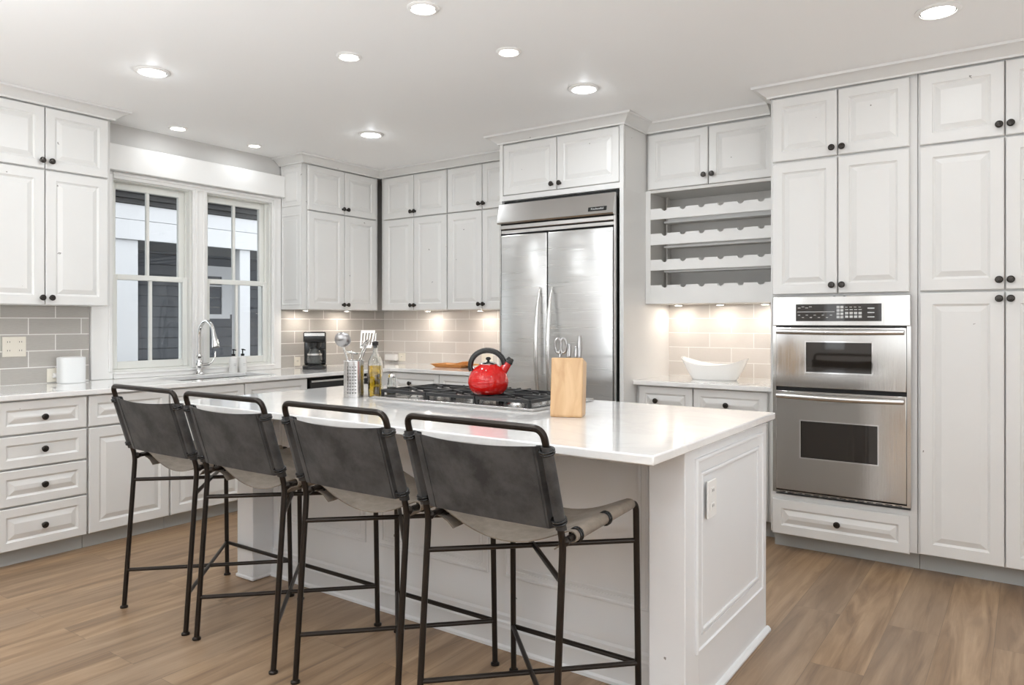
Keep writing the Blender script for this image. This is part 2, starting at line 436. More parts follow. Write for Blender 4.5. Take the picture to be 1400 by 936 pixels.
# crown mouldings: (offset out, z) profile
CRP = [(0, 2.572), (.012, 2.572), (.014, 2.582), (.030, 2.594), (.052, 2.612), (.066, 2.618), (.080, 2.620), (.083, 2.634), (0, 2.634)]
def crown(name, path, mat_='cab'):
    """path: list of (x, y), outward on the right-hand side of travel"""
    P = [Vector(p) for p in path]; b = bm_(); rings = []
    for i, p in enumerate(P):
        if i == 0: d = (P[1] - p).normalized(); nrm = Vector((d.y, -d.x)); k = 1
        elif i == len(P) - 1: d = (p - P[-2]).normalized(); nrm = Vector((d.y, -d.x)); k = 1
        else:
            d1 = (p - P[i - 1]).normalized(); d2 = (P[i + 1] - p).normalized()
            n1 = Vector((d1.y, -d1.x)); n2 = Vector((d2.y, -d2.x)); nrm = (n1 + n2).normalized(); k = 1 / max(.2, nrm.dot(n1))
        rings.append([b.verts.new((p.x + nrm.x * o_ * k, p.y + nrm.y * o_ * k, z)) for o_, z in CRP])
    for A, B in zip(rings, rings[1:]):
        n = len(A)
        for k in range(n): b.faces.new((A[k], A[(k + 1) % n], B[(k + 1) % n], B[k]))
    b.faces.new(rings[0]); b.faces.new(rings[-1][::-1])
    return struct(name, b, mat_, None, 25)
UX = -4.75; UY = 4.67; FRY = 4.28; NY = 4.61; TY = 4.285
crown('trim_8', [(UX + .001, .9), (UX + .001, 2.334), (WX + .002, 2.334)][::-1][::-1] and [(UX + .001, .9), (UX + .001, 2.3345), (WX + .002, 2.3345)])
crown('trim_9', [(WX + .002, 3.829), (UX + .001, 3.829), (UX + .001, UY - .001), (-3.140, UY - .001)])
crown('trim_10', [(-3.1365, UY - .09), (-3.1365, FRY - .001), (-2.1435, FRY - .001), (-2.1435, NY - .001), (-1.3075, NY - .001)])
crown('trim_11', [(-1.2235, NY - .09), (-1.2235, TY - .001), (.70, TY - .001)])

# ================================================================ CABINETS
def door_bm(b, x0, x1, z0, z1, fr=.055, t=.02, raised=True):
    """raised-panel front facing -y with its face at y = 0, back at y = t"""
    cx0, cx1, cz0, cz1 = x0 + .0018, x1 - .0018, z0 + .0018, z1 - .0018
    prof = [(0, t), (0, .004), (.004, 0), (fr, 0), (fr + .002, .004), (fr + .007, .0075), (fr + .011, .0095), (fr + .0135, .0085), (fr + .036, .0012), (fr + .038, .0003)]
    hw = min(cx1 - cx0, cz1 - cz0) / 2
    rings = []
    for o_, y in prof:
        if o_ > hw - .004: break
        rings.append([b.verts.new(p) for p in ((cx0 + o_, y, cz0 + o_), (cx1 - o_, y, cz0 + o_), (cx1 - o_, y, cz1 - o_), (cx0 + o_, y, cz1 - o_))])
    for A, B in zip(rings, rings[1:]):
        for k in range(4): b.faces.new((A[k], A[(k + 1) % 4], B[(k + 1) % 4], B[k]))
    b.faces.new(rings[0][::-1]); b.faces.new(rings[-1])
KN = Matrix.Rotation(PI / 2, 4, 'X')
def knob_bm(x, z, r=.0175):
    b = bm_(); k = r / .0175
    lathe(b, [(.010 * k, .0), (.010 * k, .003), (.0065, .005), (.0065, .013), (.012 * k, .016), (.0172 * k, .021), (.0175 * k, .025), (.013 * k, .0285), (.011 * k, .0285), (.0105 * k, .031), (.004, .032), (0, .032)], 18, (x, 0, z), KN)
    return b
def cabinet(name, label, cat, loc, rz, w, d, z0, z1, fronts, m='cab', group=None, toe=None, frame=.055, body=True, closed_top=True):
    r = thing(name, label, cat, loc, rz, group)
    if body:
        b = bm_(); box(b, .0008, w - .0008, .027, d, z0, z1)
        obj('cabinet_body', b, m, r)
    if toe is not None:
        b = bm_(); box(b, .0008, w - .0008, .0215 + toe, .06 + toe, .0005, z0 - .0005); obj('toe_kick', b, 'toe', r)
    for f in fronts:
        kind, x0, x1, a0, a1, knobs = f[:6]; fw = f[6] if len(f) > 6 else frame
        b = bm_(); door_bm(b, x0, x1, a0, a1, fw); o = obj(kind, b, m, r, 20)
        for kx, kz in knobs: obj('knob', knob_bm(kx, kz), 'knob', o)
    return r
R90 = PI / 2
BT = .8835          # top of base cabinets
LX = -4.38
# --- left base run (fronts face +x; local x runs along world y)
ZT = (.105, .875)
cabinet('base_cabinet', 'white base cabinet left of the four-drawer stack, cut off by the picture edge', 'cabinet', (LX, .95, 0), R90, .605, .60, .10, BT,
        [('drawer', .003, .602, .70, .878, [(.3, .785)], .045), ('door', .003, .301, .103, .694, [(.26, .64)]), ('door', .304, .602, .103, .694, [(.345, .64)])], toe=.05)
cabinet('drawer_cabinet', 'white base cabinet with a stack of four raised-panel drawers under left counter', 'cabinet', (LX, 1.557, 0), R90, .458, .60, .10, BT,
        [('drawer', .003, .455, .70, .878, [(.229, .785)], .045), ('drawer', .003, .455, .521, .694, [(.229, .612)], .045),
         ('drawer', .003, .455, .322, .515, [(.229, .42)], .045), ('drawer', .003, .455, .09, .316, [(.229, .2)], .045)], toe=.05)
cabinet('base_cabinet', 'white base cabinet with one drawer above one tall door, right of the four-drawer stack', 'cabinet', (LX, 2.017, 0), R90, .485, .60, .10, BT,
        [('drawer', .004, .482, .70, .878, [(.243, .785)], .045), ('door', .004, .482, .09, .694, [])], toe=.05)
cabinet('sink_cabinet', 'white double-door sink cabinet below the windows', 'cabinet', (LX, 2.504, 0), R90, 1.068, .60, .10, BT,
        [('drawer', .004, .531, .70, .878, [], .045), ('drawer', .535, 1.064, .70, .878, [], .045), ('door', .004, .531, .09, .694, [(.49, .64)]), ('door', .535, 1.064, .09, .694, [(.576, .64)])], toe=.05, body=False)
sk = COL.objects[-1]
sc_root = [o for o in COL.objects if o.name.startswith('sink_cabinet')][0]
b = bm_(); box(b, .0008, .018, .0215, .60, .10, BT); box(b, 1.05, 1.0672, .0215, .60, .10, BT); box(b, .018, 1.05, .0215, .60, .10, .118); box(b, .018, 1.05, .0215, .04, .118, BT); box(b, .018, 1.05, .585, .60, .118, BT)
obj('cabinet_body', b, 'cab', sc_root)
# dishwasher
r = thing('dishwasher', 'stainless dishwasher with a dark control strip under the corner counter', 'dishwasher', (LX, 3.585, 0), R90)
b = bm_(); box(b, .003, .597, .03, .58, .10, .876); obj('cabinet_body', b, 'gap', r).name = 'tub_body'
b = bm_(); box(b, .008, .592, -.004, .029, .12, .765, .004); obj('door', b, 'steel_h', r)
b = bm_(); box(b, .008, .592, 0, .029, .77, .862, .003); obj('control_panel', b, 'black', r)
b = bm_(); tube(b, fillet([(.05, -.004, .72), (.05, -.04, .72), (.55, -.04, .72), (.55, -.004, .72)], .02), .010); obj('handle', b, 'steel', r)
b = bm_(); box(b, .02, .58, -.001, .001, .845, .858); obj('trim_strip', b, 'steel', r)
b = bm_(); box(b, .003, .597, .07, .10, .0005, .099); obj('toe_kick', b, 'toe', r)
# --- back base run (fronts face -y)
BY = 4.43
cabinet('corner_cabinet', 'white blind corner base cabinet between dishwasher and back counter drawers', 'cabinet', (-5.04, 4.192, 0), 0, .655, .82, .10, BT, [])
cabinet('base_cabinet', 'white base cabinet with two side-by-side drawers left of refrigerator', 'cabinet', (-4.384, BY, 0), 0, 1.244, .585, .10, BT,
        [('drawer', .022, .537, .70, .878, [(.232, .795)], .045), ('drawer', .541, 1.09, .70, .878, [(.815, .795)], .045),
         ('door', .022, .537, .105, .694, [(.49, .64)]), ('door', .541, 1.09, .105, .694, [(.59, .64)])], toe=.05)
cabinet('base_cabinet', 'white base cabinet with two drawers below the wine rack alcove', 'cabinet', (-2.143, 4.45, 0), 0, .918, .565, .10, BT,
        [('drawer', .022, .395, .70, .878, [(.15, .785)], .045), ('drawer', .399, .862, .70, .878, [(.615, .785)], .045),
         ('door', .022, .395, .105, .694, [(.35, .64)]), ('door', .399, .862, .105, .694, [(.44, .64)])], toe=.05)
# --- wall cabinets
ZL, ZS, ZU = 1.3975, 2.1985, 2.568
def wall_cab(label, loc, rz, w, d, splits, kz=(2.248, 1.441), grp='white wall cabinets'):
    fr = []
    for a, c_, kx in splits:
        fr.append(('door', a, c_, ZS + .003, ZU, [(kx, kz[0])], .05)); fr.append(('door', a, c_, ZL, ZS - .003, [(kx, kz[1])], .055))
    return cabinet('wall_cabinet', label, 'cabinet', loc, rz, w, d, ZL + .001, CEIL - .002, fr)
wall_cab('white wall cabinet cut off by left picture edge, left of the one with four doors', (UX, .95, 0), R90, .627, .288, [(.003, .312, .287), (.315, .624, .34)])
wall_cab('white four-door wall cabinet left of the windows above the speaker', (UX, 1.579, 0), R90, .754, .288, [(.003, .366, .346), (.369, .731, .397)])
c_ = wall_cab('white four-door wall cabinet right of the windows above the coffee maker', (UX, 3.831, 0), R90, .838, .288, [(.048, .431, .408), (.434, .80, .457)])
# recessed panels on its exposed left side
for z0, z1 in ((1.43, 2.17), (2.23, 2.555)):
    b = bm_(); t = bmesh.new(); door_bm(t, .03, .27, z0, z1, .03, .004)
    merge(b, t, Matrix.Translation((0, 0, 0)) @ Matrix(((0, -1, 0, 0), (1, 0, 0, 0), (0, 0, 1, 0), (0, 0, 0, 1))).inverted() @ Matrix.Translation((0, 0, 0)))
    # maps door facing -y onto the face at local x = 0 (facing -x)
    for v_ in b.verts: v_.co = Vector((-abs(v_.co.x) * 0 + (v_.co.x), v_.co.y, v_.co.z))
    b.free()
    b = bm_(); t = bmesh.new(); door_bm(t, .03, .27, z0, z1, .012, .004)
    mt = Matrix(((0, 1, 0, 0), (1, 0, 0, 0), (0, 0, 1, 0), (0, 0, 0, 1)))      # swap x and y
    merge(b, t, Matrix.Translation((-.0042, .005, 0)) @ mt); obj('side_panel', b, 'cab_plain', c_, 20)
wall_cab('white four-door wall cabinet on back wall, next to the inner corner', (UX + .002, UY, 0), 0, .784, .34, [(.048, .405, .385), (.408, .778, .428)])
wall_cab('white four-door wall cabinet on back wall, directly left of refrigerator', (-3.964, UY, 0), 0, .825, .34, [(.003, .364, .342), (.367, .728, .388)])
# --- refrigerator surround with over-fridge doors
r = cabinet('refrigerator_surround', 'white tall cabinet surround framing the refrigerator with two doors above', 'cabinet', (-3.135, FRY, 0), 0, .99, .735, 2.165, CEIL - .002,
            [('door', .030, .480, 2.205, ZU, [(.448, 2.245)], .05), ('door', .483, .958, 2.205, ZU, [(.512, 2.245)], .05)])
for x0, x1 in ((0, .022), (.968, .99)):
    b = bm_(); box(b, x0, x1, .021, .735, .0005, CEIL - .003 if False else 2.1645); obj('side_panel', b, 'cab', r)
b = bm_(); box(b, .0, .99, .0, .0212, 2.166, 2.201); box(b, .0, .028, 0, .0212, 2.201, CEIL - .003); box(b, .962, .99, 0, .0212, 2.201, CEIL - .003); box(b, .962, .99, 0, .0208, .0005, 2.166); box(b, 0, .020, 0, .0208, .0005, 2.166); obj('face_frame', b, 'cab', r)
# --- wine rack cabinet
r = cabinet('wine_rack_cabinet', 'white wall cabinet with two doors above a four-row open wine rack', 'cabinet', (-2.143, NY, 0), 0, .918, .405, 2.178, CEIL - .002,
            [('door', .018, .437, 2.19, 2.565, [(.413, 2.252)], .05), ('door', .440, .862, 2.19, 2.565, [(.468, 2.252)], .05)])
b = bm_(); box(b, 0, .036, 0, .022, 1.42, 2.185); box(b, .875, .917, 0, .022, 1.42, 2.185); box(b, .036, .875, 0, .022, 2.168, 2.187)
box(b, 0, .917, .0, .40, 1.42, 1.475)
box(b, 0, .018, .022, .40, 1.475, 2.177); box(b, .899, .917, .022, .40, 1.475, 2.177); box(b, .018, .899, .385, .40, 1.475, 2.177)
box(b, .0365, .0445, .26, .30, 1.475, 2.177)
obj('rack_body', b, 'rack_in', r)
b = bm_(); box(b, -.0005, .036, -.002, .0, 1.4205, 2.185); box(b, .036, .875, -.002, 0, 1.4205, 1.48); box(b, .875, .9175, -.002, 0, 1.4205, 2.185); obj('face_frame', b, 'cab', r)
NX = [-2.006, -1.876, -1.748, -1.621, -1.493, -1.364]
def scallop(b, y0, y1, z0, z1, x0, x1, rr=.021):
    poly = [(x0, z0), (x1, z0), (x1, z1)]
    for nx in NX[::-1]:
        cxn = nx + 2.143
        for k in range(9):
            a = PI * k / 8; poly.append((cxn + rr * math.cos(a), z1 - rr * .85 * math.sin(a)))
    poly.append((x0, z1)); prism(b, poly, 'y', y0, y1)
for zt, zb in ((2.061, 1.989), (1.893, 1.817), (1.717, 1.645), (1.545, 1.476)):
    b = bm_(); scallop(b, -.0015, .016, zb, zt, .0365, .8745); o = obj('rack_rail', b, 'cab_plain', r)
    b = bm_(); scallop(b, .27, .286, zb - .002, zt - .0, .046, .898); obj('back_rail', b, 'cab_plain', o)
    b = bm_(); box(b, .0365, .898, .0165, .2695, zb + .0, zb + .006)
    if zb < 1.5: b.free()
    else:
        b.free(); b = bm_(); box(b, .046, .898, .20, .2695, zb - .002, zb + .010); obj('rack_cleat', b, 'cab_plain', o)
# --- oven tower
r = cabinet('oven_cabinet', 'white tall cabinet housing the stainless double oven, doors above and drawer below', 'cabinet', (-1.222, TY, 0), 0, .745, .73, .10, CEIL - .002,
            [('door', .014, .3615, 2.207, ZU, [(.336, 2.248)], .052), ('door', .3645, .711, 2.207, ZU, [(.388, 2.248)], .052),
             ('door', .014, .3615, 1.452, 2.199, [(.336, 1.5)], .055), ('door', .3645, .711, 1.452, 2.199, [(.388, 1.5)], .055),
             ('drawer', .014, .711, .094, .294, [(.363, .197)], .05)], toe=.085, body=False)
ov = r
b = bm_(); box(b, .001, .744, .025, .73, 1.4335, CEIL - .002); box(b, .001, .744, .025, .73, .10, .318)
box(b, .001, .030, .0215, .73, .318, 1.446); box(b, .714, .744, .0215, .73, .318, 1.446); box(b, .03, .714, .70, .73, .318, 1.446); obj('cabinet_body', b, 'cab', r)
cabinet('pantry_cabinet', 'white full-height pantry cabinet at right with tall distressed doors', 'cabinet', (-.476, TY, 0), 0, .752, .73, .10, CEIL - .002,
        [('door', .009, .373, 2.203, ZU, [(.351, 2.256)], .055), ('door', .376, .742, 2.203, ZU, [(.398, 2.256)], .055),
         ('door', .009, .373, 1.455, 2.196, [(.351, 1.504)], .058), ('door', .376, .742, 1.455, 2.196, [(.398, 1.504)], .058),
         ('door', .009, .373, .105, 1.448, [(.351, 1.412)], .058), ('door', .376, .742, .105, 1.448, [(.398, 1.412)], .058)], toe=.085)
b = bm_(); box(b, .277, RX - .001, 4.31, WY - .001, 0.001, CEIL - .001); struct('wall_niche', b, 'ceiling')

# ================================================================ COUNTERTOPS
CT = .914
def rnd(o, w=.004):
    md = o.modifiers.new('edge', 'BEVEL'); md.width = w; md.segments = 2; md.limit_method = 'ANGLE'; md.angle_limit = math.radians(50)
b = bm_()
xs = [WX + .001, -4.90, -4.515, LX + .022, -3.138]; ys = [.95, 2.66, 3.40, 4.405, WY - .001]
slab(b, xs, ys, lambda i, j: (i < 3 and not (i == 1 and j == 1)) or j == 3, .884, CT, lambda u, v_, w: (u, v_, w))
o = obj('countertop', b, 'quartz'); rnd(o); tag(o, 'L-shaped white quartz countertop running under the windows to refrigerator', 'countertop')
b = bm_(); box(b, -2.143, -1.2245, 4.41, WY - .001, .884, CT); o = obj('countertop', b, 'quartz'); rnd(o)
tag(o, 'short white quartz countertop below the wine rack', 'countertop')
# undermount sink
b = bm_()
x0, x1, y0, y1 = -4.905, -4.51, 2.655, 3.405
slab(b, [x0, x0 + .008, x1 - .008, x1], [y0, y0 + .008, y1 - .008, y1], lambda i, j: not (i == 1 and j == 1), .70, .8835, lambda u, v_, w: (u, v_, w))
box(b, x0 + .002, x1 - .002, y0 + .002, y1 - .002, .69, .70)
o = obj('sink', b, 'steel'); tag(o, 'stainless undermount sink in counter below windows', 'sink')

# ================================================================ ISLAND
IX0, IX1, IY0, IY1 = -3.385, -.885, 1.955, 3.19
b = bm_(); box(b, IX0, IX1, IY0, IY1, .884, CT); o = obj('island_countertop', b, 'quartz'); rnd(o, .005)
tag(o, 'long white quartz island countertop with stools pulled up to it', 'countertop')
isl = thing('kitchen_island', 'white panelled kitchen island with corner posts and beadboard trim', 'kitchen island', (0, 0, 0))
b = bm_(); box(b, -3.30, -.925, 2.372, 3.12, .0006, .8835); obj('island_body', b, 'isl', isl)
for x0, x1 in ((-1.035, -.908), (-3.31, -3.18)):
    b = bm_(); box(b, x0, x1, 2.25, 2.3715, .0006, .8835, .003); p = obj('post', b, 'isl', isl)
    b = bm_(); box(b, x0 - .006, x1 + .006, 2.243, 2.37, .0007, .018, .004); obj('base_shoe', b, 'isl', p)
# seating side: three recessed panels, base and shoe moulding
def frame_mould(b, x0, x1, z0, z1, y, w=.018, d=.008):
    t = bmesh.new(); prof = [(0, 0), (0, -d * .6), (.004, -d), (.010, -d), (.014, -d * .5), (w, -d * .4), (w, 0)]
    rings = [[t.verts.new(p) for p in ((x0 + o_, y + h, z0 + o_), (x1 - o_, y + h, z0 + o_), (x1 - o_, y + h, z1 - o_), (x0 + o_, y + h, z1 - o_))] for o_, h in prof]
    for A, B in zip(rings, rings[1:]):
        for k in range(4): t.faces.new((A[k], A[(k + 1) % 4], B[(k + 1) % 4], B[k]))
    merge(b, t)
b = bm_()
xsn = [-3.12, -2.62, -2.56, -2.09, -2.03, -1.63, -1.57, -1.09]
for x0, x1 in ((-3.14, -2.50), (-2.42, -1.79), (-1.71, -1.085)):
    frame_mould(b, x0, x1, .285, .84, 2.3715, .03, .009)
    frame_mould(b, x0 + .035, x1 - .035, .32, .805, 2.3715, .012, .004)
obj('front_panel', b, 'isl', isl, 25)
b = bm_()
prism(b, [(2.3715, .0006), (2.350, .0006), (2.350, .012), (2.3565, .02), (2.3565, .085), (2.361, .095), (2.361, .105), (2.366, .112), (2.366, .130), (2.3715, .14)], 'x', -3.179, -1.036)
obj('base_moulding', b, 'isl', isl, 20)
# end panel (faces +x)
b = bm_(); box(b, -.9245, -.909, 2.372, 3.135, .0006, .8835); obj('end_board', b, 'isl', isl)
mt = Matrix(((0, -1, 0, 0), (1, 0, 0, 0), (0, 0, 1, 0), (0, 0, 0, 1)))
b = bm_(); t = bmesh.new(); frame_mould(t, 2.335, 3.075, .195, .845, 0, .05, .011); frame_mould(t, 2.388, 3.02, .250, .79, 0, .014, .006)
merge(b, t, Matrix.Translation((-.909, 0, 0)) @ mt); obj('end_panel', b, 'isl', isl, 25)
b = bm_(); prism(b, [(-.909, .0006), (-.892, .0006), (-.892, .008), (-.900, .018), (-.909, .02)], 'y', 2.25, 3.15); obj('base_shoe', b, 'isl', isl, 25)
# far side: plain doors
b = bm_()
for k in range(5):
    t = bmesh.new(); door_bm(t, 0, .46, 0, .76); merge(b, t, Matrix.Translation((-3.28 + (k + 1) * .472, 3.142, .11)) @ Matrix.Rotation(PI, 4, 'Z'))
obj('rear_doors', b, 'isl', isl, 20)

def outlet(label, loc, rz, w=.072, h=.117, m='almond', gangs=1):
    r = thing('wall_outlet', label, 'outlet', loc, rz)
    b = bm_(); box(b, -w / 2, w / 2, -.006, 0, -h / 2, h / 2, .002); obj('cover_plate', b, m, r)
    for gx in ([0] if gangs == 1 else [-w / 4, w / 4]):
        for dz in (-.026, .026) if h > .1 else (0,):
            b = bm_(); box(b, gx - .016, gx + .016, -.0085, -.0062, dz - .014, dz + .014, .001); o = obj('socket', b, m, r)
            s = bm_(); slab(s, [gx - .0075, gx - .0048, gx + .0048, gx + .0075], [dz - .001, dz + .008], lambda i, j: i != 1, -.0092, -.0086, lambda u, v_, w_: (u, w_, v_)); obj('slots', s, 'slot', o)
    return r
outlet('almond outlet plate on the end panel of the island', (-.8975, 2.452, .693), R90, .082, .128, 'plastic')
outlet('double outlet plate on tile left of the white speaker', (WX + .0095, 1.892, 1.147), R90, .128, .122, 'almond', 2)
outlet('small outlet low on tile behind the white speaker with a plug in it', (WX + .0095, 2.115, .962), R90, .085, .086, 'almond')
outlet('small outlet on tile left of the coffee maker', (WX + .0095, 3.995, .965), R90, .065, .075, 'almond')
outlet('outlet on back wall tile with white adapter plugged in', (-4.80, WY - .0095, .968), 0, .085, .075, 'almond')
outlet('outlet on back wall tile seen through the kettle handle', (-3.80, WY - .0095, .972), 0, .12, .1, 'almond')
b = bm_(); box(b, -4.975, -4.835, 4.953, 5.003, .935, .995, .008, 3); o = obj('power_adapter', b, 'plastic'); tag(o, 'white rounded power adapter in back wall outlet left of wooden tray', 'power adapter')
b = bm_(); box(b, -5.034, -5.012, 2.10, 2.135, .945, .975, .005, 2)
tube(b, fillet([(-5.015, 2.118, .96), (-5.012, 2.118, .948), (-5.018, 2.14, .921), (-5.018, 2.235, .921), (-4.98, 2.28, .9215), (-4.985, 2.30, .9215), (-5.01, 2.27, .9215)], .02), .0035, 8)
o = obj('speaker_plug', b, 'plastic'); tag(o, 'white plug and cable behind the white speaker', 'cable')

# ================================================================ REFRIGERATOR
r = thing('refrigerator', 'stainless steel built-in side-by-side refrigerator with tall bowed handles', 'refrigerator', (-3.11, 4.245, 0))
W_ = .925
b = bm_(); box(b, .006, W_ - .006, .052, .70, .0008, 2.158); obj('fridge_body', b, 'gap', r)
b = bm_()
box(b, .0, .012, .0, .051, .05, 1.995); box(b, W_ - .012, W_, .0, .051, .05, 1.995)
box(b, .012, W_ - .012, .004, .05, 1.925, 1.950, .003); box(b, .012, W_ - .012, -.002, .05, 1.956, 1.987, .004)
obj('trim_frame', b, 'steel', r)
for x0, x1, hx in ((.016, .403, .355), (.411, .908, .452)):
    b = bm_(); box(b, x0, x1, -.004, .048, .10, 1.913, .006, 2); d = obj('door', b, 'steel_h', r)
    pts = []
    for k in range(17):
        t_ = k / 16; z = .70 + (1.535 - .70) * t_; pts.append((hx, -.012 - .058 * math.sin(PI * t_) ** .75, z))
    b = bm_(); tube(b, pts, [.006 + .010 * math.sin(PI * k / 16) ** .5 for k in range(17)], 12)
    for z in (.72, 1.512): tube(b, [(hx, -.004, z), (hx, -.02, z)], .007)
    obj('handle', b, 'satin', d)
b = bm_(); prism(b, [(.030, 2.135), (-.004, 2.135), (-.030, 2.02), (-.034, 2.002), (-.026, 1.992), (.030, 1.992)], 'x', -.001, W_ - .001); g_ = obj('grille', b, 'steel', r)
b = bm_(); box(b, 0, .135, -.002, 0, 0, .028)
sl = Matrix.Translation((W_ - .185, -.0300, 2.020)) @ Matrix.Rotation(math.radians(-12.7), 4, 'X')
b.transform(sl); obj('badge', b, 'black', g_)
text_mesh('badge_lettering', 'KitchenAid', .021, 'grey_btn', g_, sl @ Matrix.Translation((.0675, -.0024, .014)) @ Matrix.Rotation(PI / 2, 4, 'X'))
b = bm_(); box(b, .0, W_, .0, .05, .02, .09); obj('kick_grille', b, 'gap', r)

# ================================================================ OVENS
r = thing('double_oven', 'stainless built-in double wall oven with black keypad panel', 'oven', (-1.222, TY, 0))
b = bm_(); box(b, .032, .712, .004, .55, .336, 1.431); obj('oven_body', b, 'gap', r)
b = bm_(); box(b, .022, .718, -.014, .0035, 1.277, 1.440, .004); cp = obj('control_panel', b, 'steel_oven', r)
b = bm_(); box(b, .149, .582, -.017, -.0142, 1.302, 1.396, .0012); dsp = obj('display', b, 'oven_glass', cp)
b = bm_()
for k in range(2):
    for j in range(4): box(b, .362 + k * .019, .377 + k * .019, -.0178, -.0172, 1.318 + j * .018, 1.331 + j * .018)
for k in range(4):
    for j in range(2): box(b, .405 + k * .022, .421 + k * .022, -.0178, -.0172, 1.320 + j * .019, 1.333 + j * .019)
for k in range(4):
    box(b, .405 + k * .022, .421 + k * .022, -.0178, -.0172, 1.362, 1.366); box(b, .405 + k * .022, .417 + k * .022, -.0178, -.0172, 1.376, 1.379)
obj('keypad', b, 'grey_btn', dsp); b = bm_()
for z in (1.322, 1.345, 1.368): box(b, .515, .548, -.0178, -.0172, z, z + .006)
box(b, .157, .352, -.0178, -.0172, 1.352, 1.355)
for k in range(9): box(b, .160 + k * .021, .172 + k * .021, -.0178, -.0172, 1.334 - (k % 2) * .013, 1.337 - (k % 2) * .013)
for k in range(4): box(b, .160 + k * .02, .174 + k * .02, -.0178, -.0172, 1.374 + (k % 2) * .006, 1.377 + (k % 2) * .006)
obj('indicator_marks', b, 'grey_btn', dsp)
def oven_door(name, z0, z1, wx0, wx1, wz0, wz1, hz):
    b = bm_()
    slab(b, [.041, wx0, wx1, .699], [z0, wz0, wz1, z1], lambda i, j: not (i == 1 and j == 1), -.022, .0035, lambda u, v_, w: (u, w, v_))
    d = obj(name, b, 'steel_oven', r); rnd(d, .003)
    b = bm_(); box(b, wx0 + .0005, wx1 - .0005, -.015, .0, wz0 + .0005, wz1 - .0005); obj('window', b, 'oven_glass', d)
    b = bm_(); x0, x1 = wx0, wx1
    slab(b, [x0 - .006, x0 + .001, x1 - .001, x1 + .006], [wz0 - .006, wz0 + .001, wz1 - .001, wz1 + .006], lambda i, j: not (i == 1 and j == 1), -.0245, -.0222, lambda u, v_, w: (u, w, v_)); obj('window_bezel', b, 'chrome', d)
    b = bm_(); pts = []
    for k in range(21):
        t_ = k / 20; pts.append((.052 + .636 * t_, -.040 - .030 * math.sin(PI * t_), hz))
    tube(b, pts, [.013 + .004 * math.sin(PI * k / 20) for k in range(21)], 14)
    for x in (.066, .674): tube(b, [(x, -.022, hz), (x, -.044, hz)], .009)
    obj('handle', b, 'satin', d)
oven_door('upper_door', .934, 1.268, .204, .537, 1.021, 1.187, 1.243)
oven_door('lower_door', .356, .912, .176, .565, .545, .749, .884)
b = bm_(); box(b, .022, .040, -.010, .0035, .336, 1.2765); box(b, .700, .718, -.010, .0035, .336, 1.2765); box(b, .040, .700, -.010, .0035, .336, .347, .001); obj('side_trim', b, 'steel_oven', r)
b = bm_()
for k in range(14): box(b, .060 + k * .045, .092 + k * .045, -.0108, -.0101, .338, .342)
obj('vent_slots', b, 'gap', r)

# ================================================================ COOKTOP
CX0, CX1, CY0, CY1 = -2.70, -1.735, 2.605, 3.145
r = thing('gas_cooktop', 'stainless five-burner gas cooktop with black grates set in island', 'cooktop', (0, 0, 0))
b = bm_()
slab(b, [CX0, CX0 + .03, CX1 - .03, CX1], [CY0, CY0 + .025, CY1 - .10, CY1], lambda i, j: not (i == 1 and j == 1), CT + .0006, CT + .013, lambda u, v_, w: (u, v_, w))
box(b, CX0 + .03, CX1 - .03, CY0 + .025, CY1 - .10, CT + .0006, CT + .005)
o = obj('cooktop_pan', b, 'steel', r); rnd(o, .003)
bw = (CX1 - CX0 - .06) / 3
for g_i in range(3):
    x0 = CX0 + .03 + g_i * bw + .004; x1 = x0 + bw - .008; y0 = CY0 + .03; y1 = CY1 - .105; zt = CT + .046
    b = bm_()
    def bar(a, c2, w=.006, h=.014):
        a = Vector((a[0], a[1])); c2 = Vector((c2[0], c2[1])); d = (c2 - a).normalized(); n_ = Vector((-d.y, d.x)) * w
        P4 = [a + n_, c2 + n_, c2 - n_, a - n_]; prism(b, [(p.x, p.y) for p in P4], 'z', zt - h, zt)
    bar((x0, y0), (x1, y0)); bar((x0, y1), (x1, y1)); bar((x0, y0), (x0, y1)); bar((x1, y0), (x1, y1)); bar((x0, (y0 + y1) / 2), (x1, (y0 + y1) / 2))
    for cy in ((y0 * .75 + y1 * .25), (y0 * .25 + y1 * .75)):
        cx = (x0 + x1) / 2
        for k in range(4):
            a = PI / 4 + k * PI / 2; ex = cx + (x1 - x0) / 2 * (1 if math.cos(a) > 0 else -1); ey = cy + (y1 - y0) / 4 * (1 if math.sin(a) > 0 else -1)
            bar((ex, ey), (cx + .035 * math.cos(a), cy + .035 * math.sin(a)), .005)
        bar((x0, cy), (cx - .045, cy), .005); bar((cx + .045, cy), (x1, cy), .005)
    for px in (x0 + .004, x1 - .004):
        for py in (y0 + .004, (y0 + y1) / 2, y1 - .004): box(b, px - .006, px + .006, py - .006, py + .006, CT + .0055, zt - .012)
    obj('grate', b, 'iron', r)
for k, (gx, gy, rr) in enumerate(((0, .25, .036), (0, .75, .03), (1, .5, .045), (2, .25, .03), (2, .75, .036))):
    cx = CX0 + .03 + (gx + .5) * bw; cy = (CY0 + .03) + (CY1 - .105 - CY0 - .03) * gy
    b = bm_(); lathe(b, [(rr + .012, 0), (rr + .012, .006), (rr, .014), (rr, .018)], 20, (cx, cy, CT + .0052)); bb = obj('burner', b, 'satin', r)
    b = bm_(); lathe(b, [(rr * .9, .0182), (rr * .92, .024), (rr * .7, .027), (0, .028)], 20, (cx, cy, CT + .0052)); obj('burner_cap', b, 'iron', bb)
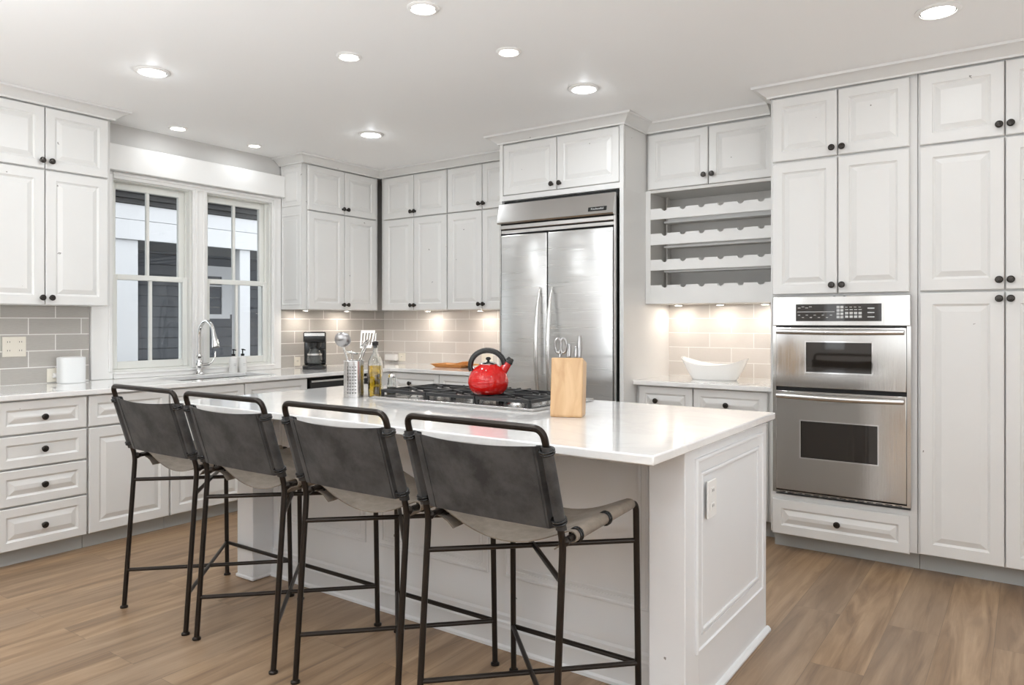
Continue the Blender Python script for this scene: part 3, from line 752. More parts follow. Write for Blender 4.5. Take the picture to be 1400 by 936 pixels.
for k in range(5):
    x = -2.335 + k * .062
    b = bm_(); lathe(b, [(.021, 0), (.022, .004), (.017, .008), (.0165, .024), (.013, .028), (0, .028)], 18, (x, CY1 - .045, CT + .0132)); box(b, x - .004, x + .004, CY1 - .062, CY1 - .028, CT + .038, CT + .045, .002); obj('knob', b, 'black', r)

# ================================================================ BAR STOOLS
RT = .0105
def make_stool():
    r = thing('counter_stool', '', 'stool', (0, 0, 0), 0, 'leather sling counter stools along the island')
    hw = .25; RB = (-.215, .682); TOP = (-.318, 1.012)
    for s in (-1, 1):
        b = bm_(); tube(b, [(s * (hw + .0), -.265, .008), (s * hw, RB[0] - .004, RB[1] - .06)] , RT)
        o = obj('leg', b, 'black_metal', r); b = bm_(); lathe(b, [(.017, .0005), (.017, .007), (.012, .011), (.0, .011)], 14, (s * hw, -.2655, 0)); obj('foot_glide', b, 'black_metal', o)
        b = bm_(); tube(b, fillet([(s * (hw + .004), .262, .008), (s * hw, .25, .705), (s * hw, .13, .700)], .035, 7) + [Vector((s * hw, -.19, .684))], RT)
        o = obj('leg', b, 'black_metal', r); b = bm_(); lathe(b, [(.017, .0005), (.017, .007), (.012, .011), (.0, .011)], 14, (s * (hw + .004), .2625, 0)); obj('foot_glide', b, 'black_metal', o)
        # seat rail joint
        b = bm_(); lathe(b, [(.0, -.016), (.011, -.012), (.015, 0), (.011, .012), (0, .016)], 12, (s * hw, -.205, .683), Matrix.Rotation(PI / 2, 4, 'X')); obj('rail_joint', b, 'black_metal', r)
    b = bm_()
    tube(b, fillet([(-hw, RB[0] - .004, RB[1] - .06), (-hw, RB[0], RB[1]), (-hw, TOP[0], TOP[1]), (hw, TOP[0], TOP[1]), (hw, RB[0], RB[1]), (hw, RB[0] - .004, RB[1] - .06)], .034, 7), RT)
    obj('back_frame', b, 'black_metal', r)
    zf = .168; yf = .259; yr = -.253
    b = bm_(); tube(b, [(-hw, yf, zf), (hw, yf, zf)], .009); obj('footrest', b, 'black_metal', r)
    for z, yb in ((zf, -.253), (.575, -.224)):
        b = bm_(); tube(b, [(-hw, yb, z), (hw, .254, z + (.0 if z < .3 else .0))], .0085); obj('brace', b, 'black_metal', r)
        b = bm_(); tube(b, [(hw, yb, z), (-hw, .254, z)], .0085); obj('brace', b, 'black_metal', r)
    # back sling
    rw = RT + .0045; path = []; rr_ = .0168; N = 18
    half = [(.212, -.010), (.232, -.0155)]                       # tail on the sitter's side
    half += [(hw + rr_ * math.sin(a), -rr_ * math.cos(a)) for a in (PI * k / 10 for k in range(0, 10))]
    half += [(hw - .004, rr_ - .001), (hw - .0155, -.004), (hw - .021, -.007), (hw - .0255, -.004), (hw - .030, .0115), (.216, .0125)]
    path = [(-p[0], p[1]) for p in half]
    for k in range(1, N):
        x = -.218 + .436 * k / N; path.append((x, .0125 + .019 * (1 - (x / .218) ** 2)))
    path += half[::-1]
    z0, z1 = .722, .962
    def fb(u, v_, t_):
        z = z0 + (z1 - z0) * t_; f = (z - RB[1]) / (TOP[1] - RB[1]); y = RB[0] + (TOP[0] - RB[0]) * f
        sagz = 0
        if abs(u) < .218:
            k_ = 1 - (u / .218) ** 2
            sagz = -.010 * k_ if t_ > .5 else 0.004 * k_
            if t_ in (0, 1): pass
            else: sagz *= abs(t_ - .5) * 2
        return (u, y - v_ * .954, z + sagz - v_ * .0)
    b = bm_(); ribbon(b, path, .0035, [0, .02, .25, .5, .75, .98, 1], fb); bs = obj('back_sling', b, 'leather', r, 50)
    for s in (-1, 1):
        b = bm_(); ribbon(b, [(s * (.190 + .0085 * q), .0125 + .019 * (1 - ((.190 + .0085 * q) / .218) ** 2) + .0032) for q in range(4)], .0024, [0.005, .25, .5, .75, .995], fb); obj('hem_strip', b, 'leather', bs, 50)
    for s in (-1, 1):
        for t_ in (.09, .125, .93, .96):
            z = z0 + (z1 - z0) * t_; f = (z - RB[1]) / (TOP[1] - RB[1]); y = RB[0] + (TOP[0] - RB[0]) * f
            b = bm_(); cen = Vector((s * hw, y, z)); ax = Vector((0, TOP[0] - RB[0], TOP[1] - RB[1])).normalized(); e1 = Vector((1, 0, 0)); e2 = ax.cross(e1)
            tube(b, [cen + (e1 * math.cos(a) + e2 * math.sin(a)) * (rw + .0052) for a in (2 * PI * k / 16 for k in range(16))], .0036, 8, closed=True)
            obj('sling_ring', b, 'black', r)
    # seat sling
    path = [(-.190, -.046), (-.215, -.026), (-.236, -rw - .002), (-hw, -rw)]
    path += [(-hw - rw * math.sin(a), -rw * math.cos(a)) for a in (PI * k / 8 for k in range(1, 8))]
    path += [(-hw, rw), (-.238, rw - .0005)]
    left = list(path)
    for k in range(1, N):
        x = -.238 + .476 * k / N; path.append((x, rw - .066 * (1 - (x / .238) ** 2) ** 1.15))
    path += [(-p[0], p[1]) for p in left][::-1]
    def fs(u, v_, t_):
        y = -.165 + .375 * t_; zr = .6845 + (.700 - .684) * (y + .19) / .32
        return (u, y, zr + v_)
    b = bm_(); ribbon(b, path, .0038, [0, .015, .25, .5, .75, .985, 1], fs); obj('seat_sling', b, 'seat', r, 50)
    for s in (-1, 1):
        for y in (-.145, -.135, .03, .04):
            zr = .6845 + .016 * (y + .19) / .32
            b = bm_(); tube(b, [(s * hw + (rw + .0045) * math.cos(a), y, zr + (rw + .0045) * math.sin(a)) for a in (2 * PI * k / 16 for k in range(16))], .0034, 8, closed=True)
            obj('sling_ring', b, 'black', r)
    return r
st = make_stool(); SY = 1.972
st.location = (-1.318, SY, 0); st['label'] = 'nearest charcoal leather sling counter stool, at the outlet end of the island'
dup(st, (-1.912, SY, 0), 'charcoal leather sling counter stool, second from the outlet end of the island')
dup(st, (-2.538, SY, 0), 'charcoal leather sling counter stool, second from the far window end')
dup(st, (-3.118, SY, 0), 'farthest charcoal leather sling counter stool, at the window end of the island')

# ================================================================ THINGS ON THE ISLAND
# kettle
KZ = CT + .0465
r = thing('kettle', 'glossy red whistling tea kettle with black arched handle on the cooktop', 'kettle', (-2.088, 2.76, KZ), math.radians(35.3))
b = bm_(); lathe(b, [(.066, 0), (.072, .003), (.090, .025), (.096, .050), (.095, .070), (.085, .098), (.066, .122), (.045, .135), (.042, .139)], 40); kb = obj('kettle_body', b, 'red', r, 60)
b = bm_(); lathe(b, [(.0965, .056), (.0972, .058), (.0965, .060)], 40, capb=False, capt=False); obj('seam_ring', b, 'red', kb)
b = bm_(); lathe(b, [(.043, .1385), (.044, .141), (.034, .148), (.012, .152), (0, .152)], 32); ld_ = obj('lid', b, 'chrome', r, 50)
b = bm_(); lathe(b, [(.006, .151), (.006, .157), (.012, .162), (.013, .167), (.008, .172), (0, .173)], 18); obj('lid_knob', b, 'black', ld_)
b = bm_(); tube(b, [(.060, 0, .098), (.078, 0, .122), (.094, 0, .146)], [.026, .021, .018], 20); obj('spout', b, 'red', r, 50)
b = bm_(); tube(b, [(.093, 0, .1445), (.097, 0, .151)], .0205, 20); tube(b, [(.098, 0, .152), (.108, 0, .167)], [.019, .015], 20); obj('spout_cap', b, 'black', r, 50)
b = bm_(); pts = []
for k in range(19):
    a = math.radians(200 - 212 * k / 18); pts.append((-.004 + .080 * math.cos(a), 0, .132 + .072 * math.sin(a)))
t = bmesh.new(); tube(t, pts, [.013] * 19, 12)
for v_ in t.verts: v_.co.y *= 1.25
merge(b, t); obj('handle', b, 'black', r, 60)
b = bm_(); tube(b, [(-.066, 0, .112), (-.078, 0, .135)], .006); tube(b, [(.062, 0, .122), (.077, 0, .143)], .006); obj('handle_bracket', b, 'chrome', r)
# knife block
KX, KY = -1.586, 2.509; ka = math.radians(22)
r = thing('knife_block', 'light maple knife block standing at the front corner of the cooktop', 'knife block', (KX, KY, CT + .0008), ka)
b = bm_()
prism(b, [(.0, .006), (.006, .0), (.104, 0), (.110, .006), (.150, .215), (.034, .238), (.030, .236)], 'x', .0, .130)
o = obj('block', b, 'maple', r); rnd(o, .005)
b = bm_(); box(b, .012, .116, .012, .095, -.0006, .001); obj('base_pad', b, 'black', r)
inv = Matrix.Rotation(ka, 4, 'Z')
def knife(label, lx, ly, lz, L, w, t_, style=0):
    p = Matrix.Translation((KX, KY, CT)) @ inv @ Vector((lx, ly, lz))
    k = thing('kitchen_knife', label, 'knife', p, ka, 'steel-handled knives in the knife block')
    lean = .19
    b = bm_(); box(b, -.0008, .0008, -.009, .009, -.0012, .006); b.transform(Matrix.Rotation(-lean, 4, 'X')); obj('blade', b, 'satin', k)
    b = bm_()
    prof = []
    n_ = 10
    for i in range(n_ + 1):
        q = i / n_; ww = w * (.62 + .38 * math.sin(PI * min(1, q * .9 + .12)) ** .8) * (1 if q < .93 else .72); prof.append((q, ww))
    pts = [(0, .004 * math.sin(q * PI), .002 + L * q) for q, _ in prof]
    t = bmesh.new(); tube(t, pts, [x[1] for x in prof], 12)
    for v_ in t.verts: v_.co.x *= t_
    merge(b, t, Matrix.Rotation(-lean, 4, 'X')); obj('handle', b, 'knife_steel', k, 60)
    return k
knife('tall steel knife handle at the right end of the knife block', .108, .075, .236, .092, .017, .7)
knife('steel knife handle just left of the tallest one in the block', .096, .060, .238, .045, .012, .7)
knife('short thin steel knife handle in the middle of the block', .070, .062, .238, .055, .013, .6)
knife('short steel knife handle left of the middle one in the block', .060, .085, .236, .06, .013, .6)
# shears with two loop handles
p = Matrix.Translation((KX, KY, CT)) @ inv @ Vector((.030, .070, .241))
k = thing('kitchen_shears', 'steel kitchen shears with loop handles at left in the knife block', 'scissors', p, ka)
b = bm_(); box(b, -.002, .002, -.012, .012, -.001, .010); obj('blade', b, 'satin', k)
for s in (-1, 1):
    b = bm_(); pts = [(s * .011 + .0125 * math.cos(a), .013, .045 + .030 * math.sin(a)) for a in (2 * PI * q / 20 for q in range(20))]
    tube(b, pts, .0055, 8, closed=True); tube(b, [(0, .002, .0), (s * .006, .013, .018)], .004); obj('loop_handle', b, 'knife_steel', k)

# utensil holder
UX_, UY_ = -2.83, 2.60
def perforated(b, R, h, n=48, rows=34):
    """can wall with square perforations in bands"""
    vs = {}
    def V(i, j, rr): 
        k = (i % n, j, rr)
        if k not in vs:
            a = 2 * PI * i / n; vs[k] = b.verts.new((rr * math.cos(a), rr * math.sin(a), h * j / rows))
        return vs[k]
    hole = lambda i, j: (i % 2 == 1) and (i % 12 < 8) and (j % 3 == 1) and 3 < j < rows - 4
    Ri = R - .0015
    for i in range(n):
        for j in range(rows):
            H_ = hole(i % n, j)
            if not H_:
                for rr in (R, Ri): b.faces.new((V(i, j, rr), V(i + 1, j, rr), V(i + 1, j + 1, rr), V(i, j + 1, rr)))
            else:
                for (a1, b1, a2, b2) in ((i, j, i + 1, j), (i + 1, j, i + 1, j + 1), (i + 1, j + 1, i, j + 1), (i, j + 1, i, j)):
                    b.faces.new((V(a1, b1, R), V(a2, b2, R), V(a2, b2, Ri), V(a1, b1, Ri)))
        for j in (0, rows): b.faces.new((V(i, j, R), V(i + 1, j, R), V(i + 1, j, Ri), V(i, j, Ri)))
r = thing('utensil_holder', 'perforated stainless steel utensil holder on left of island', 'utensil holder', (UX_, UY_, CT + .0006))
b = bm_(); perforated(b, .051, .185); lathe(b, [(.049, .001), (.049, .003)], 32); obj('canister', b, 'steel', r, 60)
b = bm_(); tube(b, [(.0512 * math.cos(a), .0512 * math.sin(a), .185) for a in (2 * PI * k / 40 for k in range(40))], .002, 8, closed=True); obj('rim', b, 'chrome', r)
CR = Vector((.8165, .577, 0)); CF = Vector((-.577, .8165, 0))
def utensil(name, label, cat, foot, head, build):
    k = thing(name, label, cat, (UX_, UY_, CT + .004), 0)
    f = CR * foot[0] + CF * foot[1] + Vector((0, 0, foot[2])); h_ = CR * head[0] + CF * head[1] + Vector((0, 0, head[2]))
    b = bm_(); tube(b, [f, f.lerp(h_, .5), h_], [.0028, .0032, .0045], 8); obj('shaft', b, 'satin', k, 60)
    b = bm_(); build(b, h_, (h_ - f).normalized()); return k, b
def ladle_head(b, h_, d, R=.034, tilt=.5):
    rot = Matrix.Rotation(math.radians(35), 4, 'Z') @ Matrix.Rotation(math.radians(-62), 4, 'X')
    pr = [(R * math.sin(a), -R * .85 * math.cos(a)) for a in (PI / 2 * q / 8 for q in range(9))]
    lathe(b, pr + [(r_ * .95, z_ * .93) for r_, z_ in pr[::-1]], 24, h_ + Vector((0, 0, .030)), rot, False, False)
k, b = utensil('ladle', 'round steel ladle at front left of the utensil holder', 'ladle', (.028, -.018, .01), (-.048, -.034, .262), lambda b, h_, d: ladle_head(b, h_, d, .042)); obj('bowl', b, 'knife_steel', k, 60)
k, b = utensil('ladle', 'steel ladle leaning farthest left, behind the round one', 'ladle', (.034, .005, .01), (-.066, .013, .266), lambda b, h_, d: ladle_head(b, h_, d, .034)); obj('bowl', b, 'knife_steel', k, 60)
def turner(b, h_, d):
    slab(b, [-.031, -.024, -.016, -.010, -.003, .003, .010, .016, .024, .031], [0, .014, .078, .090], lambda i, j: not (j == 1 and i % 2 == 1), -.0008, .0008,
         lambda u, v_, w: tuple(h_ + CR * (1.15 * u * (.8 + .2 * min(1, v_ / .05)) + v_ * .12) + CF * (w + .1 * v_) + Vector((0, 0, v_))))
k, b = utensil('slotted_turner', 'slotted steel turner standing at right in the utensil holder', 'spatula', (-.030, .018, .01), (.056, .024, .246), turner); obj('slotted_blade', b, 'satin', k, 30)
def spoon(b, h_, d, R=.034, ry=1.35, lean=60):
    rot = Matrix.Rotation(math.radians(35), 4, 'Z') @ Matrix.Rotation(math.radians(lean), 4, 'Y') @ Matrix.Diagonal((ry, 1, .35, 1))
    pr = [(R * math.sin(a), -R * math.cos(a)) for a in (PI / 2 * q / 8 for q in range(9))]
    lathe(b, pr + [(r_ * .96, z_ * .9) for r_, z_ in pr[::-1]], 24, h_ + Vector((0, 0, .012)), rot, False, False)
k, b = utensil('serving_spoon', 'large steel serving spoon lying across the front of the utensil holder', 'spoon', (-.012, -.033, .01), (.002, -.041, .216), lambda b, h_, d: spoon(b, h_, d, .028, 1.2, 12)); obj('bowl', b, 'chrome', k, 60)
k, b = utensil('strainer_spoon', 'steel straining spoon at the right rear of the utensil holder', 'spoon', (-.034, -.006, .01), (.054, -.001, .262), lambda b, h_, d: spoon(b, h_, d, .024, 1.2, -45)); obj('bowl', b, 'satin', k, 60)

# oil bottle
OX, OY = -2.742, 2.665
r = thing('oil_bottle', 'tall square glass bottle of golden oil with pourer beside utensil holder', 'bottle', (OX, OY, CT + .0006), math.radians(35))
def rsq(b, secs, cap0=True, cap1=True, n=32, p=6):
    rings = []
    for R, z, sq in secs:
        ring = []
        for k in range(n):
            a = 2 * PI * k / n; ca, sa = math.cos(a), math.sin(a); pw = 2 + (p - 2) * sq
            rr = (abs(ca) ** pw + abs(sa) ** pw) ** (-1 / pw); ring.append(b.verts.new((R * rr * ca, R * rr * sa, z)))
        rings.append(ring)
    for A, B in zip(rings, rings[1:]):
        for k in range(n): b.faces.new((A[k], A[(k + 1) % n], B[(k + 1) % n], B[k]))
    if cap0: b.faces.new(rings[0][::-1])
    if cap1: b.faces.new(rings[-1])
    return b
b = bm_(); rsq(b, [(.031, 0, 1), (.034, .003, 1), (.0345, .165, 1), (.032, .185, .9), (.022, .208, .5), (.013, .225, 0), (.011, .25, 0), (.0115, .262, 0),
                   (.009, .262, 0), (.0088, .25, 0), (.0105, .225, 0), (.019, .206, .5), (.0290, .184, .9), (.0312, .165, 1), (.031, .006, 1)], True, True); obj('glass_body', b, 'glass', r, 40)
b = bm_(); rsq(b, [(.0306, .0065, 1), (.0308, .160, 1)]); obj('oil', b, 'oil', r, 40)
b = bm_(); lathe(b, [(.0085, .250), (.0088, .2625), (.016, .263), (.017, .281), (.012, .284), (.006, .285)], 18); obj('stopper', b, 'black', r)
b = bm_(); tube(b, [(0, 0, .284), (.002, 0, .30), (.004, 0, .325)], [.0052, .0045, .0035], 10); obj('pour_spout', b, 'satin', r)
# shakers
def shaker(label, x, y, content):
    r = thing('spice_shaker', label, 'shaker', (x, y, CT + .0006))
    b = bm_(); lathe(b, [(.026, 0), (.027, .004), (.026, .02), (.022, .07), (.0205, .095), (.0185, .095), (.020, .07), (.024, .02), (.0245, .006), (0, .005)], 26, capt=False); obj('glass_body', b, 'glass', r, 40)
    b = bm_(); lathe(b, [(.0235, .0065), (.0232, .02), (.0215, .045)], 24); obj('contents', b, content, r, 40)
    b = bm_(); lathe(b, [(.0215, .0955), (.022, .098), (.022, .110), (.019, .114), (0, .115)], 26); obj('lid', b, 'chrome', r, 40)
M['salt'] = mat('salt', (.72, .71, .69), .8)
M['pepper'] = mat('pepper', (.30, .24, .17), .8)
shaker('glass shaker with steel lid at the right of the oil bottle', -2.715, 2.755, 'salt')
shaker('glass shaker with steel lid half hidden behind the oil bottle', -2.79, 2.735, 'pepper')

# ================================================================ THINGS ON THE LEFT COUNTER
# white speaker
r = thing('speaker', 'white rounded smart speaker on the left counter against tile', 'speaker', (-4.945, 2.175, CT + .0006), R90)
b = bm_(); rsq(b, [(.070, .000, .35), (.0745, .004, .35), (.075, .155, .35), (.0735, .160, .35), (.060, .162, .35)], n=48); b.transform(Matrix.Diagonal((1, .80, 1, 1))); obj('fabric_shell', b, 'fabric_white', r, 40)
b = bm_(); rsq(b, [(.061, .1622, .35), (.060, .1635, .35)], n=48); b.transform(Matrix.Diagonal((1, .80, 1, 1))); obj('touch_panel', b, 'plastic', r, 40)
# faucet
r = thing('faucet', 'chrome gooseneck pull-down kitchen faucet behind the sink', 'faucet', (-4.965, 3.06, CT + .0006))
b = bm_(); lathe(b, [(.030, 0), (.031, .006), (.025, .012), (.022, .030), (.026, .06), (.026, .075), (.020, .085), (.018, .115), (.022, .13), (.015, .14), (.012, .15)], 28); obj('faucet_base', b, 'chrome', r, 40)
b = bm_(); pts = [(0, 0, .14), (0, 0, .28)]
for k in range(1, 15):
    a = PI - (PI * .93) * k / 14; pts.append((.092 + .092 * math.cos(a), 0, .285 + .105 * math.sin(a)))
tube(b, pts, .0125, 16); obj('neck', b, 'chrome', r, 60)
e = Vector(pts[-1]); b = bm_(); tube(b, [e, e + Vector((.010, 0, -.035)), e + Vector((.022, 0, -.085)), e + Vector((.027, 0, -.105))], [.014, .017, .024, .026], 18); sh = obj('spray_head', b, 'chrome', r, 50)
b = bm_(); tube(b, [e + Vector((.0272, 0, -.1055)), e + Vector((.0282, 0, -.109))], .022, 18); obj('nozzle', b, 'black', sh)
b = bm_(); tube(b, [(0, .015, .065), (0, .075, .068)], .014, 16); tube(b, [(0, .068, .068), (.012, .095, .085), (.02, .115, .125), (.022, .118, .165)], [.008, .007, .006, .005], 10); obj('lever', b, 'chrome', r, 50)
# soap bottles
def soap(label, y, x=-4.955):
    r = thing('soap_dispenser', label, 'soap dispenser', (x, y, CT + .0006), R90, None)
    b = bm_(); lathe(b, [(.028, 0), (.0305, .004), (.0305, .095), (.027, .108), (.014, .114), (.012, .122)], 28); obj('bottle', b, 'plastic', r, 40)
    b = bm_(); lathe(b, [(.013, .1225), (.014, .125), (.014, .138), (.005, .140), (.0045, .165), (.009, .167), (.009, .176), (0, .177)], 16); tube(b, [(0, 0, .171), (0, -.032, .168)], [.006, .004], 8); obj('pump', b, 'black', r, 40)
    b = bm_()
    for a0, a1, z in ((-.9, -.2, .062), (-.9, -.4, .050)):
        for q in range(5):
            a = -PI / 2 + a0 + .5 + (a1 - a0) * q / 5; box(b, .031 * math.cos(a) - .002, .031 * math.cos(a) + .002, .031 * math.sin(a) - .001, .031 * math.sin(a) + .001, z, z + .004)
    obj('label_print', b, 'grey_btn', r)
soap('white pump soap bottle next to the faucet, left of the pair', 3.335)
soap('white pump soap bottle farther from the faucet, right of the pair', 3.415)
# coffee maker
r = thing('coffee_maker', 'black drip coffee maker with glass carafe in counter corner', 'coffee maker', (-4.80, 3.985, CT + .0006), math.radians(48))
b = bm_(); rsq(b, [(.094, .0, .7), (.096, .004, .7), (.096, .026, .7), (.088, .032, .7)], n=40); b.transform(Matrix.Translation((0, -.01, 0)) @ Matrix.Diagonal((1.0, 1.25, 1, 1))); obj('base', b, 'black', r, 40)
b = bm_(); lathe(b, [(.058, 0.0325), (.058, .036)], 30, (0, -.035, 0)); obj('warming_plate', b, 'iron', r)
b = bm_(); box(b, -.088, .088, .05, .112, .030, .300, .012, 3); obj('water_tank', b, 'black', r, 40)
b = bm_(); box(b, -.088, .088, -.085, .0495, .215, .302, .012, 3); hd = obj('brew_head', b, 'black', r, 40)
b = bm_(); box(b, -.080, .080, -.0885, -.0852, .268, .292, .001); obj('steel_band', b, 'satin', hd)
b = bm_(); lathe(b, [(.050, .180), (.057, .2145)], 28, (0, -.035, 0)); obj('filter_cone', b, 'black', hd, 40)
b = bm_(); lathe(b, [(.045, .037), (.056, .045), (.060, .08), (.056, .12), (.042, .150), (.040, .162), (.038, .162), (.040, .148), (.054, .118), (.058, .08), (.054, .047), (0, .040)], 30, (0, -.035, 0), capt=False); cr = obj('carafe', b, 'glass', r, 50)
b = bm_(); lathe(b, [(.041, .1625), (.043, .166), (.040, .176), (0, .178)], 28, (0, -.035, 0)); obj('carafe_lid', b, 'black', cr)
b = bm_(); tube(b, fillet([(.038, -.055, .160), (.085, -.090, .158), (.085, -.090, .075), (.056, -.055, .065)], .02), .007, 10); obj('carafe_handle', b, 'black', cr, 60)
b = bm_(); lathe(b, [(.0565, .112), (.0585, .112), (.0585, .124), (.0555, .124)], 30, (0, -.035, 0), capb=False, capt=False); obj('carafe_band', b, 'satin', cr)
# small dark trivet tray beside the coffee maker
# wooden tray
r = thing('serving_tray', 'orange-toned wooden serving tray with handle on back counter', 'tray', (-4.0, 4.80, CT + .0006))
b = bm_()
def ringloft(b, secs):
    rings = [[b.verts.new(p) for p in ((-hx, -hy, z), (hx, -hy, z), (hx, hy, z), (-hx, hy, z))] for hx, hy, z in secs]
    for A, B in zip(rings, rings[1:]):
        for k in range(4): b.faces.new((A[k], A[(k + 1) % 4], B[(k + 1) % 4], B[k]))
    b.faces.new(rings[0][::-1]); b.faces.new(rings[-1])
ringloft(b, [(.135, .08, 0), (.175, .105, .028), (.168, .098, .028), (.130, .074, .006)])
o = obj('tray_body', b, 'tray', r, 30)
b = bm_(); prism(b, [(.160, .014), (.185, .020), (.29, .024), (.29, .034), (.185, .032), (.160, .027)], 'y', -.028, .028); obj('handle', b, 'tray', r)
b = bm_(); box(b, -.05, .12, -.03, .07, .0065, .05, .002)
for v_ in b.verts:
    if v_.co.z > .03 and v_.co.x < 0: v_.co.z = .012
obj('wedge_board', b, 'tray', r)
# white bowl
r = thing('bowl', 'white boat-shaped ceramic bowl on the counter below wine rack', 'bowl', (-1.715, 4.755, CT + .0006), math.radians(2))
b = bm_(); rings = []; n = 48
def boat(kx, ky, zf, inner=0):
    ring = []
    for k in range(n):
        a = 2 * PI * k / n; ca, sa = math.cos(a), math.sin(a)
        x = kx * (abs(ca) ** .8) * (1 if ca > 0 else -1); y = ky * (abs(sa) ** .85) * (1 if sa > 0 else -1); ring.append(b.verts.new((x, y, zf(x))))
    return ring
rim = lambda x: .098 + .048 * (abs(x) / .22) ** 2.2
secs = [(.135, .065, 0), (.145, .072, .0), (.150, .076, .006)]
for kx, ky, z in secs: rings.append(boat(kx, ky, lambda x, z=z: z))
for q in (.2, .4, .6, .8, .96, 1.0):
    rings.append(boat(.150 + .072 * q ** .85, .076 + .044 * q ** .8, lambda x, q=q: .006 + (rim(x * (.222 / (.150 + .072 * q ** .85))) - .006) * q))
for q in (1.0, .9, .7, .4, .15):
    rings.append(boat(.144 + .070 * q ** .85, .070 + .042 * q ** .8, lambda x, q=q: .010 + (rim(x * (.214 / (.144 + .070 * q ** .85))) - .008) * q))
for A, B in zip(rings, rings[1:]):
    for k in range(n): b.faces.new((A[k], A[(k + 1) % n], B[(k + 1) % n], B[k]))
b.faces.new(rings[0][::-1]); b.faces.new(rings[-1]); obj('bowl_body', b, 'ceramic', r, 60)

# ================================================================ LIGHTS
def downlight(label, x, y, R, power, on=True):
    r = thing('recessed_downlight', label, 'ceiling light', (x, y, CEIL), 0, 'recessed ceiling downlights')
    b = bm_(); lathe(b, [(R, -.0005), (R + .001, -.004), (R * .93, -.009), (R * .80, -.010), (R * .78, -.0005)], 36, capb=False, capt=False); obj('trim_ring', b, 'trim', r, 60)
    b = bm_(); lathe(b, [(R * .795, -.0006), (R * .79, -.006), (R * .74, -.006), (R * .74, -.0006)], 36, capb=False, capt=False); obj('dark_reveal', b, 'iron', r, 60)
    b = bm_(); lathe(b, [(R * .735, -.0008), (R * .72, -.007), (R * .5, -.011), (0, -.013)], 32); obj('lens', b, 'lamp', r, 60)
    area_light('downlight_lamp', (0, 0, -.016), power, R * .7, parent=r)
    if power > 1.5 and R > .08 and y > 2:   # added point light for the ceiling glow around large downlights
        ld = bpy.data.lights.new('ceiling_glow', 'POINT'); ld.energy = power * .10; ld.shadow_soft_size = .018; ld.color = (.90, .955, 1.0)
        o = bpy.data.objects.new('ceiling_glow', ld); COL.objects.link(o); o.location = (0, 0, -.036); o.parent = r
    return r
LG, SM = .088, .062
for lb, x, y, R, p in (
    ('large bright recessed downlight on the left, above the farthest stool', -3.83, 2.09, LG, P_DOWN),
    ('small recessed downlight nearest the left window, above the valance', -4.80, 2.80, SM, P_WALLWASH),
    ('small recessed downlight above the right window near the corner cabinet crown', -4.80, 3.41, SM * .85, P_WALLWASH),
    ('bright recessed downlight in front of the corner where the wall cabinets meet', -3.84, 3.69, LG, P_DOWN),
    ('small recessed downlight over the window end of the island', -2.80, 2.54, SM, P_SMALL),
    ('small recessed downlight over the middle of the island', -2.105, 2.95, SM, P_SMALL),
    ('bright recessed downlight in front of the refrigerator', -2.09, 3.67, LG, P_DOWN),
    ('recessed downlight cut off by the top picture edge above the kettle', -2.11, 2.33, SM * 1.1, P_SMALL),
    ('largest recessed downlight at upper right in front of the pantry', -.325, 3.63, LG, P_DOWN * .5)):
    downlight(lb, x, y, R, p)
for k, (x, y) in enumerate(((-3.8, .5), (-2.1, .6), (-.3, 1.6), (-3.8, -1.2), (-2.1, -1.5), (-.3, -.9), (1.2, .8), (1.2, -2.2), (-2.0, -3.2))):  # extra downlights added out of view to light the room
    downlight('added unseen downlight in the ceiling behind the camera', x, y, LG, P_BACK)
def fill_uplighter(label, x, y, m='globe'):  # added out of view to brighten the ceiling and upper walls
    r = thing('fill_uplighter', label, 'lamp', (x, y, 0))
    b = bm_(); lathe(b, [(.15, .0005), (.15, .012), (.03, .022), (.012, .03), (.012, 1.29), (.06, 1.31), (.15, 1.36), (.19, 1.48), (.186, 1.48), (.145, 1.37), (.10, 1.33), (0, 1.31)], 28); obj('base', b, 'black_metal', r)
    b = bm_(); lathe(b, [(.115 * math.sin(a), 1.436 - .115 * math.cos(a)) for a in (PI * k / 16 for k in range(1, 17))], 28); obj('fill_light_globe', b, m, r, 60)
fill_uplighter('added unseen fill uplighter behind the camera on the window side', -2.7, -.25)
fill_uplighter('added unseen fill uplighter behind the camera, middle one', -.7, -.9)
fill_uplighter('added unseen fill uplighter behind the camera on the pantry side', 1.0, .6, 'globe_dim')
def puck(label, x, y, z, p=None):
    r = thing('puck_light', label, 'under-cabinet light', (x, y, z), 0, 'puck lights under the wall cabinets')
    b = bm_(); lathe(b, [(.034, -.0005), (.034, -.008), (.028, -.010)], 24, capt=False); obj('housing', b, 'satin', r, 40)
    b = bm_(); lathe(b, [(.027, -.0095), (.0, -.0095)], 24); obj('lens', b, 'lamp', r)
    area_light('puck_lamp', (0, 0, -.013), p or P_PUCK, .026, (1, .86, .72), r)
for lb, x, y in (('puck light under the wall cabinet beside the right window', -4.91, 3.98), ('puck light under the wall cabinet above the coffee maker', -4.91, 4.43),
                 ('puck light under the back wall cabinet near the inner corner', -4.36, 4.88), ('puck light under the back wall cabinet left of the refrigerator', -3.78, 4.88),
                 ('puck light under the back wall cabinet, closest to the refrigerator', -3.38, 4.88)):
    puck(lb, x, y, ZL)
for lb, x in (('left puck light under the wine rack', -2.02), ('middle puck light under the wine rack', -1.72), ('right puck light under the wine rack', -1.42)):
    puck(lb, x, 4.88, 1.42, P_NICHE)

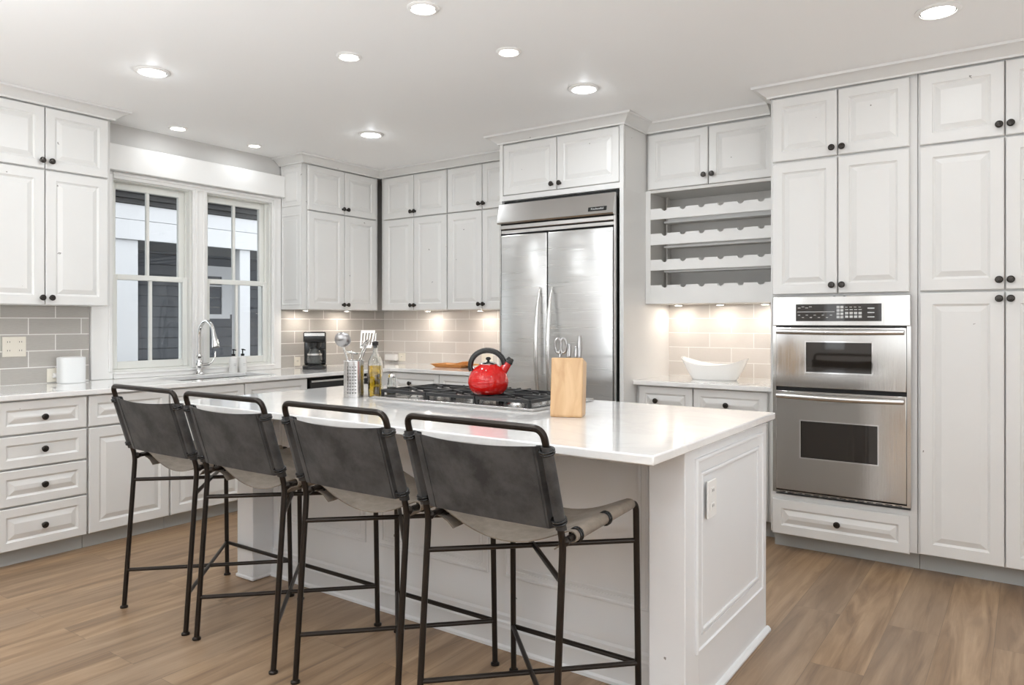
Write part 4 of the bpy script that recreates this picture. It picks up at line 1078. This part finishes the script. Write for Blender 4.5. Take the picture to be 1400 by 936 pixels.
# ================================================================ OUTSIDE
r = thing('neighbouring_house', 'neighbouring house with dark lap siding and white porch boards outside the windows', 'house', (-9.2, 0, 0))
b = bm_()
for k in range(27):
    z = -.4 + k * .135; prism(b, [(.0, z + .009), (.040, z + .009), (.030, z + .134), (0, z + .134)], 'y', 2.4, 10.5)
box(b, -.3, -.001, 2.4, 10.5, -.4, 3.24); obj('siding_wall', b, 'siding_dark', r, 10)
b = bm_(); H0 = 2.14
for k, (z0, z1) in enumerate(((H0, 2.34), (2.345, 2.50))): box(b, 1.66, 1.70 - .004 * k, 2.2, 9.5, z0, z1, .003)
obj('porch_fascia', b, 'siding_white', r)
b = bm_(); box(b, .03, 1.655, 2.2, 9.5, 2.20, 2.23); obj('porch_soffit', b, 'soffit', r)
b = bm_(); box(b, 1.64, 1.72, 2.2, 9.5, 2.505, 2.55); box(b, 1.64, 1.76, 2.2, 9.5, 2.555, 2.60); box(b, 1.64, 1.80, 2.2, 9.5, 2.605, 2.63); box(b, .0, 1.635, 2.2, 9.5, 2.505, 2.90); obj('eaves', b, 'roof', r)
b = bm_(); box(b, 1.64, 1.84, 2.2, 9.5, 2.635, 2.78, .01); obj('gutter', b, 'siding_white', r)
for y0, y1 in ((3.42, 3.965), (5.16, 5.30)):
    b = bm_(); box(b, 1.50, 1.66, y0, y1, -.4, 2.139, .005); obj('porch_column', b, 'siding_white', r)
b = bm_(); box(b, .025, .06, 5.50, 6.10, 1.34, 1.40); box(b, .025, .05, 5.56, 6.22, 1.92, 2.06); box(b, .025, .05, 5.52, 5.57, 1.40, 1.92); box(b, .025, .05, 5.98, 6.14, 1.40, 1.92)
box(b, .03, .045, 5.57, 5.98, 1.78, 1.80); box(b, .03, .045, 5.70, 5.72, 1.40, 1.92); wn = obj('window_frame', b, 'siding_white', r)
b = bm_(); box(b, .024, .03, 5.57, 5.98, 1.40, 1.92); obj('window_pane', b, 'oven_glass', wn)
b = bm_(); box(b, -12, WX - .16, -6, 16, -.5, -.41); g_ = obj('ground', b, 'ground'); g_['kind'] = 'structure'; g_.name = 'ground'
